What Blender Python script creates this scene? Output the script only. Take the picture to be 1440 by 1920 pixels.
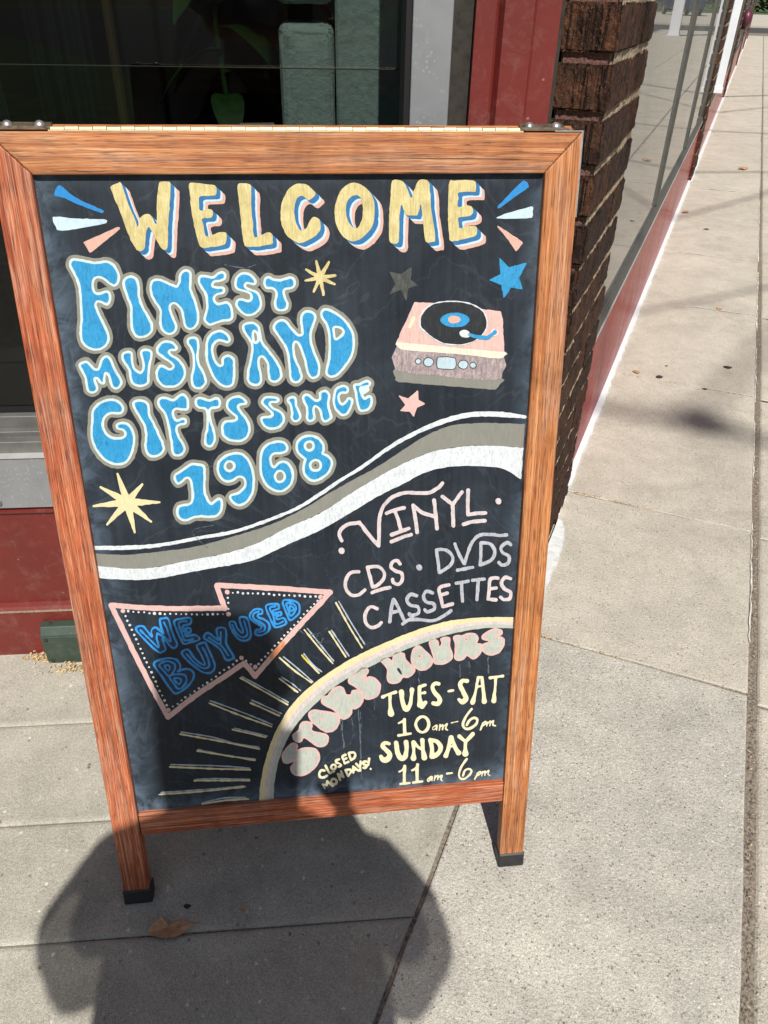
import bpy, bmesh, math, random
import numpy as np
from mathutils import Vector, Matrix

# ------------------------------------------------------------------ scene
for o in list(bpy.data.objects):
    bpy.data.objects.remove(o, do_unlink=True)
SC = bpy.context.scene
COL = SC.collection
R = math.radians
random.seed(7)
RNG = np.random.default_rng(7)

# ------------------------------------------------------------------ camera
CAM_H = 1.18
CR = Vector((0.99975105, 0.01265139, 0.01837856))
CU = Vector((-0.02231208, 0.56687845, 0.82349924))
CF = Vector((0.0, 0.8237043, -0.56701961))
FOC = 1427.84
cam = bpy.data.cameras.new('camera')
cam_o = bpy.data.objects.new('camera', cam)
COL.objects.link(cam_o)
cam_o.matrix_world = Matrix(((CR.x, CU.x, -CF.x, 0), (CR.y, CU.y, -CF.y, 0), (CR.z, CU.z, -CF.z, CAM_H), (0, 0, 0, 1)))
cam.sensor_fit = 'VERTICAL'
cam.sensor_height = 24.0
cam.sensor_width = 24.0
cam.lens = FOC / 1920 * 24.0
cam.clip_start = 0.01
cam.clip_end = 600
SC.camera = cam_o

# ------------------------------------------------------------------ world, sun, exposure
SUN_EL, SHADOW_AZ = 51.0, -10.0
SUN_AZ = SHADOW_AZ + 180
W = bpy.data.worlds.new('World')
SC.world = W
W.use_nodes = True
wn = W.node_tree.nodes
wn.clear()
sky = wn.new('ShaderNodeTexSky')
sky.sky_type = 'NISHITA'
sky.sun_disc = False
sky.sun_elevation = R(SUN_EL)
sky.sun_rotation = R(SUN_AZ)
sky.air_density = 1.0
sky.dust_density = 1.5
bg = wn.new('ShaderNodeBackground')
bg.inputs['Strength'].default_value = 0.05
wo = wn.new('ShaderNodeOutputWorld')
W.node_tree.links.new(sky.outputs[0], bg.inputs[0])
W.node_tree.links.new(bg.outputs[0], wo.inputs[0])
sun = bpy.data.lights.new('sun', 'SUN')
sun.energy = 4.6
sun.angle = R(0.55)
sun.color = (1.0, 0.955, 0.88)
sun_o = bpy.data.objects.new('sun', sun)
COL.objects.link(sun_o)
sd_ = Vector((math.sin(R(SHADOW_AZ)) * math.cos(R(SUN_EL)), math.cos(R(SHADOW_AZ)) * math.cos(R(SUN_EL)), -math.sin(R(SUN_EL))))
sun_o.rotation_euler = sd_.to_track_quat('-Z', 'Y').to_euler()
TO_SUN = -sd_
vs = SC.view_settings
vs.view_transform = 'Standard'
vs.look = 'None'
vs.exposure = 0.22
vs.gamma = 1
vs.use_curve_mapping = False
SC.render.engine = 'CYCLES'
SC.cycles.max_bounces = 8
SC.cycles.transparent_max_bounces = 12

# ------------------------------------------------------------------ frames of reference measured in the place
FX, FY = 0.37033084, 0.92889992        # direction of the long shop front
def uv(u, v, z=0.0):                   # u: out of the shop front, v: along it
    return Vector((u * FY + v * FX, -u * FX + v * FY, z))
ROT_F = math.atan2(-FX, FY)            # rotation about z of local x=u, y=v
WX, WY = 0.99555813, 0.09414883        # direction of the entrance display window
WG = Vector((-0.813, 1.162, 0))
def wad(a, d, z=0.0):                  # a: along the window wall, d: into the shop
    return WG + Vector((a * WX - d * WY, a * WY + d * WX, z))
ROT_W = math.atan2(WY, WX)

# ------------------------------------------------------------------ helpers
def tag(o, label=None, cat=None, group=None, kind=None):
    if label: o['label'] = label
    if cat: o['category'] = cat
    if group: o['group'] = group
    if kind: o['kind'] = kind
    return o

def empty(name, loc=(0, 0, 0), rz=0, label=None, cat=None, group=None, kind=None):
    o = bpy.data.objects.new(name, None)
    COL.objects.link(o)
    o.location = loc
    o.rotation_euler = (0, 0, rz)
    o.empty_display_size = 0.1
    return tag(o, label, cat, group, kind)

def mesh_obj(name, verts, faces, mat, parent=None, smooth=False):
    me = bpy.data.meshes.new(name)
    me.from_pydata([tuple(v) for v in verts], [], faces)
    me.update()
    if smooth:
        me.polygons.foreach_set('use_smooth', [True] * len(me.polygons))
    if mat: me.materials.append(mat)
    o = bpy.data.objects.new(name, me)
    COL.objects.link(o)
    if parent: o.parent = parent
    return o

def copy_obj(src, parent=None, loc=None, rot=None, scale=None):
    o = src.copy()
    COL.objects.link(o)
    if parent: o.parent = parent
    if loc is not None: o.location = loc
    if rot is not None: o.rotation_euler = rot
    if scale is not None: o.scale = scale
    return o

class MB:                               # collects simple shapes into ONE mesh
    def __init__(s): s.v = []; s.f = []
    def add(s, vs_, fs_):
        n = len(s.v)
        s.v += [Vector(q) for q in vs_]
        s.f += [tuple(i + n for i in f) for f in fs_]
    def box(s, a, b, bev=0.0):
        x0, y0, z0 = a; x1, y1, z1 = b
        if bev <= 0:
            s.add([(x0, y0, z0), (x1, y0, z0), (x1, y1, z0), (x0, y1, z0), (x0, y0, z1), (x1, y0, z1), (x1, y1, z1), (x0, y1, z1)],
                  [(0, 3, 2, 1), (4, 5, 6, 7), (0, 1, 5, 4), (1, 2, 6, 5), (2, 3, 7, 6), (3, 0, 4, 7)])
            return
        bm = bmesh.new()
        bmesh.ops.create_cube(bm, size=1)
        for v in bm.verts:
            v.co = Vector(((x0 + x1) / 2 + v.co.x * (x1 - x0), (y0 + y1) / 2 + v.co.y * (y1 - y0), (z0 + z1) / 2 + v.co.z * (z1 - z0)))
        bmesh.ops.bevel(bm, geom=list(bm.edges), offset=bev, segments=2 if bev > .004 else 1, affect='EDGES', profile=.6)
        s.bm(bm)
    def bm(s, bm):
        bm.verts.index_update()
        s.add([v.co.copy() for v in bm.verts], [[v.index for v in f.verts] for f in bm.faces])
        bm.free()
    def tube(s, pts, r, n=8, caps=True):
        pts = [Vector(q) for q in pts]
        rr = r if isinstance(r, (list, tuple)) else [r] * len(pts)
        base = len(s.v)
        up = Vector((0, 0, 1))
        for i, q in enumerate(pts):
            t = (pts[min(i + 1, len(pts) - 1)] - pts[max(i - 1, 0)]).normalized()
            if i == 0:
                a = t.cross(up)
                if a.length < .1: a = t.cross(Vector((1, 0, 0)))
            else:
                a = a - t * a.dot(t)
            a.normalize(); b = t.cross(a)
            for k in range(n):
                th = 2 * math.pi * k / n
                s.v.append(q + (a * math.cos(th) + b * math.sin(th)) * rr[i])
        for i in range(len(pts) - 1):
            for k in range(n):
                k2 = (k + 1) % n
                s.f.append((base + i * n + k, base + i * n + k2, base + (i + 1) * n + k2, base + (i + 1) * n + k))
        if caps:
            s.f.append(tuple(base + k for k in range(n))[::-1])
            s.f.append(tuple(base + (len(pts) - 1) * n + k for k in range(n)))
    def lathe(s, prof, n=16, c=(0, 0, 0), axis='z'):
        base = len(s.v)
        for r_, h in prof:
            for k in range(n):
                th = 2 * math.pi * k / n
                x, y = r_ * math.cos(th), r_ * math.sin(th)
                q = (x, y, h) if axis == 'z' else ((x, h, y) if axis == 'y' else (h, x, y))
                s.v.append(Vector((q[0] + c[0], q[1] + c[1], q[2] + c[2])))
        for i in range(len(prof) - 1):
            for k in range(n):
                k2 = (k + 1) % n
                s.f.append((base + i * n + k, base + i * n + k2, base + (i + 1) * n + k2, base + (i + 1) * n + k))
        s.f.append(tuple(base + k for k in range(n))[::-1])
        s.f.append(tuple(base + (len(prof) - 1) * n + k for k in range(n)))
    def prism(s, poly, z0, z1):
        n = len(poly)
        s.add([(x, y, z0) for x, y in poly] + [(x, y, z1) for x, y in poly],
              [tuple(range(n))[::-1], tuple(range(n, 2 * n))] + [(i, (i + 1) % n, n + (i + 1) % n, n + i) for i in range(n)])
    def xform(s, fn):
        s.v = [fn(q) for q in s.v]
        return s
    def build(s, name, mat, parent=None, smooth=False):
        return mesh_obj(name, s.v, s.f, mat, parent, smooth)

# ------------------------------------------------------------------ material helpers
def new_mat(name):
    m = bpy.data.materials.new(name)
    m.use_nodes = True
    nt = m.node_tree
    b = nt.nodes['Principled BSDF']
    return m, nt, b
def nd(nt, t, **kw):
    n = nt.nodes.new(t)
    for k, v in kw.items():
        if k.startswith('i_'):
            key = k[2:]
            key = int(key) if key.isdigit() else key.replace('_', ' ')
            n.inputs[key].default_value = v
        else: setattr(n, k, v)
    return n
def lk(nt, a, b): nt.links.new(a, b)
def coords(nt, scale=(1, 1, 1), kind='Object', rot=(0, 0, 0), loc=(0, 0, 0)):
    tc = nd(nt, 'ShaderNodeTexCoord')
    mp = nd(nt, 'ShaderNodeMapping')
    mp.inputs['Scale'].default_value = scale
    mp.inputs['Rotation'].default_value = rot
    mp.inputs['Location'].default_value = loc
    if kind == 'World':
        g = nd(nt, 'ShaderNodeNewGeometry')
        lk(nt, g.outputs['Position'], mp.inputs[0])
    else:
        lk(nt, tc.outputs[kind], mp.inputs[0])
    return mp.outputs[0]
def noise(nt, vec, scale, detail=4, rough=.55, dist=0.0):
    n = nd(nt, 'ShaderNodeTexNoise')
    n.inputs['Scale'].default_value = scale
    n.inputs['Detail'].default_value = detail
    n.inputs['Roughness'].default_value = rough
    n.inputs['Distortion'].default_value = dist
    lk(nt, vec, n.inputs['Vector'])
    return n.outputs['Fac']
def ramp(nt, fac, stops, interp='LINEAR'):
    r = nd(nt, 'ShaderNodeValToRGB')
    r.color_ramp.interpolation = interp
    e = r.color_ramp.elements
    while len(e) < len(stops): e.new(0.5)
    for i, (p, c) in enumerate(stops):
        e[i].position = p
        e[i].color = (*c, 1) if len(c) == 3 else c
    if fac is not None: lk(nt, fac, r.inputs[0])
    return r.outputs[0]
def g3(v): return (v, v, v)
def mix(nt, fac, a, b, mode='MIX'):
    m = nd(nt, 'ShaderNodeMix', data_type='RGBA', blend_type=mode)
    for sock, val in ((m.inputs['Factor'], fac), (m.inputs['A'], a), (m.inputs['B'], b)):
        if isinstance(val, (int, float)): sock.default_value = val
        elif isinstance(val, tuple): sock.default_value = (*val, 1) if len(val) == 3 else val
        else: lk(nt, val, sock)
    return m.outputs['Result']
def mth(nt, op, a, b=None, c=None):
    m = nd(nt, 'ShaderNodeMath', operation=op)
    for i, val in enumerate((a, b, c)):
        if val is None: continue
        if isinstance(val, (int, float)): m.inputs[i].default_value = val
        else: lk(nt, val, m.inputs[i])
    return m.outputs[0]
def bump(nt, b, h, strength=.3, dist=.002):
    n = nd(nt, 'ShaderNodeBump')
    n.inputs['Strength'].default_value = strength
    n.inputs['Distance'].default_value = dist
    lk(nt, h, n.inputs['Height'])
    lk(nt, n.outputs[0], b.inputs['Normal'])
    return n
def simple(name, col, rough=.6, metal=0.0, nscale=None, namt=.25, bumps=0, bdist=.001, world=False):
    m, nt, b = new_mat(name)
    b.inputs['Roughness'].default_value = rough
    b.inputs['Metallic'].default_value = metal
    if nscale:
        v = coords(nt, kind='World' if world else 'Object')
        f = noise(nt, v, nscale, 6, .65)
        dark = tuple(c * (1 - namt * 1.6) for c in col)
        lite = tuple(min(1, c * (1 + namt)) for c in col)
        lk(nt, ramp(nt, f, [(.3, dark), (.5, col), (.7, lite)]), b.inputs['Base Color'])
        if bumps: bump(nt, b, f, bumps, bdist)
    else:
        b.inputs['Base Color'].default_value = (*col, 1)
    return m

M = {}
# ------------------------------------------------------------------ materials
def wood_mat(name, axis, warm, seed):
    """weathered stained oak, grain along local axis (0=x, 1=y)"""
    m, nt, b = new_mat(name)
    s_f = [760, 760, 760]; s_f[axis] = 15
    s_m = [330, 330, 330]; s_m[axis] = 5.0
    s_l = [38, 38, 38]; s_l[axis] = 3.4
    off = (seed * 3.1, seed * 1.7, seed)
    fine = noise(nt, coords(nt, s_f, loc=off), 1, 3, .6, .25)
    mid = noise(nt, coords(nt, s_m, loc=off), 1, 4, .6, .9)
    big = noise(nt, coords(nt, s_l, loc=off), 1, 3, .55, 1.2)
    if warm > .5:
        c0, c1, c2, c3 = (.13, .020, .008), (.38, .070, .022), (.50, .160, .062), (.70, .46, .34)
    else:
        c0, c1, c2, c3 = (.15, .040, .014), (.39, .120, .034), (.52, .22, .072), (.62, .38, .22)
    colm = ramp(nt, mid, [(.28, c0), (.42, c1), (.56, c2), (.68, c3)])
    colf = ramp(nt, fine, [(.32, c0), (.45, c1), (.55, c2), (.64, c3)])
    col = mix(nt, .42, colm, colf)
    # bleached, greyish worn zones
    worn = ramp(nt, big, [(.50, g3(0)), (.70, g3(1))])
    wcol = ramp(nt, fine, [(.35, (.26, .12, .075)), (.62, (.52, .35, .26))])
    col = mix(nt, mth(nt, 'MULTIPLY', worn, .55), col, wcol)
    # growth rings running with the grain
    s_r = [1, 1, 1]; s_r[axis] = .085
    wv = nd(nt, 'ShaderNodeTexWave', wave_type='BANDS', bands_direction='Y' if axis == 0 else 'X')
    wv.inputs['Scale'].default_value = 26; wv.inputs['Distortion'].default_value = 16; wv.inputs['Detail'].default_value = 3; wv.inputs['Detail Scale'].default_value = .35; wv.inputs['Detail Roughness'].default_value = .6
    lk(nt, coords(nt, s_r, loc=off), wv.inputs['Vector'])
    col = mix(nt, 1.0, col, ramp(nt, wv.outputs['Fac'], [(0, (.78, .70, .66)), (.30, (.95, .93, .90)), (1, (1.06, 1.06, 1.06))]), 'MULTIPLY')
    # broad grime and old varnish
    gr_ = noise(nt, coords(nt, (7, 7, 7), loc=off), 1, 5, .65, .8)
    col = mix(nt, 1.0, col, ramp(nt, gr_, [(.34, (.66, .62, .58)), (.52, (.98, .97, .95)), (.7, (1.08, 1.06, 1.02))]), 'MULTIPLY')
    # pores: thin dark dashes
    s_p = [900, 900, 900]; s_p[axis] = 34
    po = noise(nt, coords(nt, s_p, loc=off), 1, 2, .5)
    pore = ramp(nt, po, [(.36, g3(.45)), (.44, g3(1))])
    col = mix(nt, 1.0, col, pore, 'MULTIPLY')
    lk(nt, col, b.inputs['Base Color'])
    b.inputs['Roughness'].default_value = .62
    h = mth(nt, 'ADD', mth(nt, 'MULTIPLY', fine, .6), mth(nt, 'MULTIPLY', po, .5))
    bump(nt, b, h, .55, .0009)
    return m
M['wood_v'] = wood_mat('stained_oak_red', 1, 1, 1)
M['wood_v2'] = wood_mat('stained_oak_tan', 1, 0, 9)
M['wood_h'] = wood_mat('stained_oak_rail', 0, 0, 4)
M['wood_h2'] = wood_mat('stained_oak_bottom_rail', 0, 1, 6)

def board_mat():
    m, nt, b = new_mat('chalkboard_black')
    v = coords(nt)
    a = noise(nt, v, 9, 6, .65, .6)
    s = noise(nt, coords(nt, (160, 7, 1)), 1, 4, .6)
    f = noise(nt, v, 900, 2, .5)
    base = ramp(nt, a, [(.3, (.0075, .0105, .0155)), (.52, (.0150, .0205, .0290)), (.75, (.034, .046, .062))])
    base = mix(nt, .35, base, ramp(nt, s, [(.35, (.010, .014, .020)), (.7, (.028, .040, .056))]))
    # chalk dust left along the borders of the panel
    sep = nd(nt, 'ShaderNodeSeparateXYZ'); tc = nd(nt, 'ShaderNodeTexCoord'); lk(nt, tc.outputs['Object'], sep.inputs[0])
    x, y = sep.outputs[0], sep.outputs[1]
    def edge(val, at, width):
        d = mth(nt, 'ABSOLUTE', mth(nt, 'SUBTRACT', val, at))
        q = mth(nt, 'SUBTRACT', 1.0, mth(nt, 'DIVIDE', d, width))
        q = mth(nt, 'MAXIMUM', q, 0.0)
        return mth(nt, 'POWER', q, 2.0)
    e = mth(nt, 'ADD', edge(x, .040, .045), mth(nt, 'MULTIPLY', edge(x, .592, .03), .6))
    e = mth(nt, 'ADD', e, mth(nt, 'MULTIPLY', edge(y, .174, .05), 1.3))
    e = mth(nt, 'ADD', e, mth(nt, 'MULTIPLY', edge(y, 1.036, .02), .35))
    dn = ramp(nt, noise(nt, v, 26, 6, .7, .8), [(.38, g3(.1)), (.62, g3(1))])
    e = mth(nt, 'MINIMUM', mth(nt, 'MULTIPLY', e, dn), 1.0)
    col = mix(nt, mth(nt, 'MULTIPLY', e, .75), base, (.115, .165, .225))
    # eraser swirls
    w = noise(nt, coords(nt, (1, 1, 1), loc=(3, 1, 0)), 5.5, 3, .5, 2.6)
    sw = ramp(nt, w, [(.485, g3(0)), (.5, g3(1)), (.515, g3(0))])
    col = mix(nt, mth(nt, 'MULTIPLY', sw, mth(nt, 'MULTIPLY', a, .10)), col, (.25, .3, .36))
    sp = ramp(nt, f, [(.70, g3(0)), (.78, g3(1))])
    col = mix(nt, mth(nt, 'MULTIPLY', sp, .18), col, (.4, .45, .5))
    lk(nt, col, b.inputs['Base Color'])
    lk(nt, ramp(nt, a, [(.3, g3(.42)), (.7, g3(.62))]), b.inputs['Roughness'])
    bump(nt, b, s, .08, .0004)
    b.inputs['Specular IOR Level'].default_value = .28
    return m
M['board'] = board_mat()
M['board_back'] = simple('board_back_black', (.012, .014, .018), .6, nscale=20)

def paint(name, col, streak=.25, dark=(.02, .03, .045), rough=.55, amount=.10, lite=None):
    """hand-brushed chalk marker paint with streaks and worn specks"""
    m, nt, b = new_mat('paint_' + name)
    col = tuple(q * .86 for q in col)
    lite = tuple(q * .86 for q in lite) if lite else None
    s = noise(nt, coords(nt, (520, 60, 1), loc=(len(name), 0, 0)), 1, 5, .7, .6)
    a = noise(nt, coords(nt), 55, 6, .72, .5)
    dk = tuple(c * (1 - streak * 1.5) for c in col)
    lt = lite or tuple(min(.95, c * (1 + streak * .5) + .02) for c in col)
    c1 = ramp(nt, mth(nt, 'ADD', mth(nt, 'MULTIPLY', s, .6), mth(nt, 'MULTIPLY', a, .4)), [(.36, dk), (.5, col), (.66, lt)])
    wear = noise(nt, coords(nt, (300, 120, 1), loc=(5, len(name), 0)), 1, 5, .75, 1.2)
    lo = .36 + amount * .5
    wf = ramp(nt, wear, [(lo - .05, g3(1)), (lo, g3(0))])
    col_ = mix(nt, mth(nt, 'MULTIPLY', wf, .55), c1, dark)
    lk(nt, col_, b.inputs['Base Color'])
    b.inputs['Roughness'].default_value = rough
    bump(nt, b, s, .12, .0003)
    return m
M['p_gold'] = paint('gold', (.64, .54, .235), .20, (.36, .31, .13), amount=.10, lite=(.80, .72, .42))
M['p_deep'] = paint('deep_blue', (.012, .155, .38), .12)
M['p_ice'] = paint('ice_blue', (.56, .72, .86), .10, (.3, .42, .55))
M['p_salmon'] = paint('salmon', (.70, .42, .34), .12, (.4, .25, .22))
M['p_deck'] = paint('deck_pink', (.74, .49, .44), .14, (.42, .3, .3), amount=.14)
M['p_rayblue'] = paint('ray_blue', (.010, .24, .62), .06)
M['p_white'] = paint('white', (.74, .78, .80), .16, (.36, .43, .5), amount=.26)
M['p_sky'] = paint('sky_blue', (.022, .31, .62), .16, (.008, .13, .32), amount=.20)
M['p_rim'] = paint('rim_white', (.62, .76, .76), .12, (.2, .42, .55), amount=.10)
M['p_tan'] = paint('grey_tan', (.265, .255, .205), .14, (.12, .20, .25), amount=.14)
M['p_grey'] = paint('band_grey', (.245, .245, .215), .08, (.13, .14, .13), amount=.06)
M['p_cream'] = paint('cream', (.80, .74, .50), .05, (.6, .5, .25), amount=.02)
M['p_paleyel'] = paint('pale_yellow', (.78, .68, .40), .10, (.5, .4, .18), amount=.08)
M['p_pinkw'] = paint('pink_white', (.70, .60, .60), .18, (.34, .35, .42), amount=.22)
M['p_greyw'] = paint('grey_white', (.50, .51, .56), .2, (.22, .25, .31), amount=.26)
M['p_pink'] = paint('pink', (.72, .47, .44), .10, (.5, .32, .32), amount=.06)
M['p_orange'] = paint('orange_pink', (.74, .30, .15), .2)
M['p_sage'] = paint('sage_grey', (.50, .53, .47), .14, (.22, .26, .25), amount=.12)
M['p_neon'] = paint('neon_blue', (.025, .30, .74), .16, (.2, .35, .55), amount=.10)
M['p_navy'] = paint('navy', (.006, .022, .075), .2)
M['p_wash'] = paint('washed_pink', (.46, .37, .365), .38, (.15, .13, .155), amount=.36)
M['p_offwhite'] = paint('off_white', (.78, .74, .62), .08, (.5, .45, .36), amount=.16)
M['p_faded'] = paint('faded_star', (.085, .092, .078), .35, (.02, .024, .03), amount=.42)
M['p_lblue'] = paint('pale_blue', (.50, .64, .72), .12, (.3, .4, .48))
M['p_black'] = paint('black_vinyl', (.010, .013, .018), .25)
M['p_drip'] = paint('chalk_drip', (.10, .135, .17), .3, amount=.3)
M['p_rayp'] = paint('ray_pale_blue', (.42, .52, .60), .15, amount=.14)
M['p_brightyel'] = paint('bright_yellow', (.72, .56, .06), .12)

# concrete -----------------------------------------------------------
def concrete(name, c_lo, c_hi, speck, kind='aggregate', seed=0):
    m, nt, b = new_mat(name)
    v = coords(nt, kind='World', loc=(seed, seed * 2, 0))
    big = noise(nt, v, 1.7, 5, .6, .3)
    med = noise(nt, v, 14, 6, .7, .4)
    fin = noise(nt, v, 190, 4, .65)
    sand = noise(nt, v, 620, 3, .7)
    mx = mth(nt, 'ADD', mth(nt, 'MULTIPLY', big, .35), mth(nt, 'ADD', mth(nt, 'MULTIPLY', med, .35), mth(nt, 'MULTIPLY', fin, .30)))
    col = ramp(nt, mx, [(.38, c_lo), (.62, c_hi)])
    nz = nd(nt, 'ShaderNodeTexNoise'); nz.inputs['Scale'].default_value = 330; nz.inputs['Detail'].default_value = 2; lk(nt, v, nz.inputs['Vector'])
    va = nd(nt, 'ShaderNodeVectorMath', operation='MULTIPLY_ADD'); lk(nt, nz.outputs['Color'], va.inputs[0]); va.inputs[1].default_value = (.006, .006, .006); lk(nt, v, va.inputs[2])
    vv = va.outputs[0]
    vo = nd(nt, 'ShaderNodeTexVoronoi'); vo.inputs['Scale'].default_value = 250 if kind == 'aggregate' else 160
    lk(nt, vv, vo.inputs['Vector'])
    sepc = nd(nt, 'ShaderNodeSeparateColor'); lk(nt, vo.outputs['Color'], sepc.inputs[0])
    stone = ramp(nt, sepc.outputs[0], [(0, (.09, .07, .055)), (.14, (.20, .155, .125)), (.28, (.34, .30, .25)), (.6, (.50, .47, .40)), (.82, (.60, .55, .47)), (1, (.70, .68, .62))])
    inside = ramp(nt, vo.outputs['Distance'], [(.30, g3(1)), (.55, g3(0))])
    pick = ramp(nt, sepc.outputs[1], [(1 - speck - .02, g3(0)), (1 - speck + .02, g3(1))])
    f = mth(nt, 'MULTIPLY', inside, pick)
    col = mix(nt, mth(nt, 'MULTIPLY', f, .85), col, stone)
    # sparse dark chips
    v2 = nd(nt, 'ShaderNodeTexVoronoi'); v2.inputs['Scale'].default_value = 150
    lk(nt, vv, v2.inputs['Vector'])
    s2 = nd(nt, 'ShaderNodeSeparateColor'); lk(nt, v2.outputs['Color'], s2.inputs[0])
    f2 = mth(nt, 'MULTIPLY', ramp(nt, v2.outputs['Distance'], [(.20, g3(1)), (.34, g3(0))]), ramp(nt, s2.outputs[2], [(.88, g3(0)), (.90, g3(1))]))
    col = mix(nt, mth(nt, 'MULTIPLY', f2, .75 if kind == 'aggregate' else .35), col, (.065, .05, .042))
    col = mix(nt, 1.0, col, ramp(nt, sand, [(.34, g3(.58)), (.5, g3(1.0)), (.66, g3(1.30))]), 'MULTIPLY')
    # broad stains
    st = ramp(nt, noise(nt, v, 5.5, 5, .65, 1.0), [(.36, g3(.90)), (.5, g3(1.0)), (.66, g3(1.06))])
    col = mix(nt, 1.0, col, st, 'MULTIPLY')
    # trodden gum and old drips
    v3 = nd(nt, 'ShaderNodeTexVoronoi'); v3.inputs['Scale'].default_value = 3.1; v3.inputs['Randomness'].default_value = 1
    nz3 = nd(nt, 'ShaderNodeTexNoise'); nz3.inputs['Scale'].default_value = 14; nz3.inputs['Detail'].default_value = 4; lk(nt, v, nz3.inputs['Vector'])
    va3 = nd(nt, 'ShaderNodeVectorMath', operation='MULTIPLY_ADD'); lk(nt, nz3.outputs['Color'], va3.inputs[0]); va3.inputs[1].default_value = (.07, .07, .07); lk(nt, v, va3.inputs[2])
    lk(nt, va3.outputs[0], v3.inputs['Vector'])
    s3 = nd(nt, 'ShaderNodeSeparateColor'); lk(nt, v3.outputs['Color'], s3.inputs[0])
    sz = mth(nt, 'MULTIPLY', s3.outputs[1], .16)
    spot = mth(nt, 'MULTIPLY', ramp(nt, mth(nt, 'SUBTRACT', v3.outputs['Distance'], sz), [(.0, g3(1)), (.05, g3(0))]), ramp(nt, s3.outputs[0], [(.5, g3(0)), (.52, g3(1))]))
    col = mix(nt, mth(nt, 'MULTIPLY', spot, .30), col, (.30, .22, .14))
    lk(nt, col, b.inputs['Base Color'])
    b.inputs['Roughness'].default_value = .85
    h = mth(nt, 'ADD', mth(nt, 'MULTIPLY', fin, 1.0), mth(nt, 'MULTIPLY', vo.outputs['Distance'], -.35 if kind == 'aggregate' else -.1))
    bump(nt, b, h, .9 if kind == 'aggregate' else .55, .0022)
    return m
M['agg'] = concrete('aggregate_concrete', (.36, .345, .305), (.56, .535, .475), .50, 'aggregate')
M['agg2'] = concrete('aggregate_concrete_worn', (.40, .368, .31), (.57, .525, .445), .30, 'aggregate', 4)
M['smooth'] = concrete('smooth_grey_concrete', (.30, .285, .24), (.46, .435, .37), .05, 'smooth', 9)
M['dirt'] = simple('joint_dirt', (.215, .18, .145), .95, nscale=160, namt=.5, bumps=.8, bdist=.003, world=True)
M['efflor'] = simple('pale_joint_crust', (.62, .60, .55), .9, nscale=90, namt=.25, bumps=.5, world=True)
M['asphalt'] = simple('asphalt', (.055, .055, .055), .9, nscale=40, namt=.2, world=True)
M['kerb'] = simple('kerb_concrete', (.36, .35, .32), .85, nscale=20, namt=.15, world=True)
M['grass'] = simple('grass_green', (.06, .10, .03), .9, nscale=3, namt=.5, world=True)
M['white_strip'] = simple('white_sealant', (.72, .74, .76), .55, nscale=60, namt=.06, bumps=.3, world=True)

def brick_mat(name, tone, ribbed=True):
    m, nt, b = new_mat(name)
    v = coords(nt, kind='World', rot=(0, 0, 0))
    oi = nd(nt, 'ShaderNodeObjectInfo')
    a = noise(nt, v, 60, 6, .75, .4)
    f = noise(nt, v, 420, 4, .7)
    rib = noise(nt, coords(nt, (260, 260, 9)), 1, 3, .65, .5)
    f1 = mth(nt, 'ADD', mth(nt, 'MULTIPLY', a, .45), mth(nt, 'MULTIPLY', f, .55))
    c = [tuple(k * tone for k in q) for q in ((.012, .008, .006), (.045, .024, .017), (.095, .050, .032), (.19, .115, .07))]
    col = ramp(nt, f1, [(.34, c[0]), (.45, c[1]), (.58, c[2]), (.72, c[3])])
    rdark = ramp(nt, rib, [(.40, g3(.06)), (.49, g3(1))])
    if ribbed: col = mix(nt, .92, col, rdark, 'MULTIPLY')
    col = mix(nt, 1.0, col, ramp(nt, noise(nt, v, 28, 5, .7, .6), [(.36, g3(.42)), (.5, g3(.95)), (.66, (1.5, 1.3, 1.1))]), 'MULTIPLY')
    tint = ramp(nt, oi.outputs['Random'], [(0, (.75, .72, .78)), (.5, (1, .93, .88)), (1, (1.25, 1.05, .9))])
    col = mix(nt, 1.0, col, tint, 'MULTIPLY')
    pits = ramp(nt, f, [(.64, g3(0)), (.70, g3(1))])
    col = mix(nt, mth(nt, 'MULTIPLY', pits, .6), col, (.40, .33, .26))
    lk(nt, col, b.inputs['Base Color'])
    b.inputs['Roughness'].default_value = .9
    b.inputs['Specular IOR Level'].default_value = .25
    h = mth(nt, 'ADD', mth(nt, 'MULTIPLY', rib, 1.3 if ribbed else .3), f)
    bump(nt, b, h, 1.0, .004)
    return m
M['brick'] = brick_mat('rug_face_brick', 1.2)
M['mortar'] = simple('tan_mortar', (.33, .255, .17), .95, nscale=240, namt=.35, bumps=1, bdist=.003, world=True)
M['mortar_red'] = simple('red_brown_mortar', (.17, .085, .07), .95, nscale=240, namt=.45, bumps=1, bdist=.003, world=True)

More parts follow.
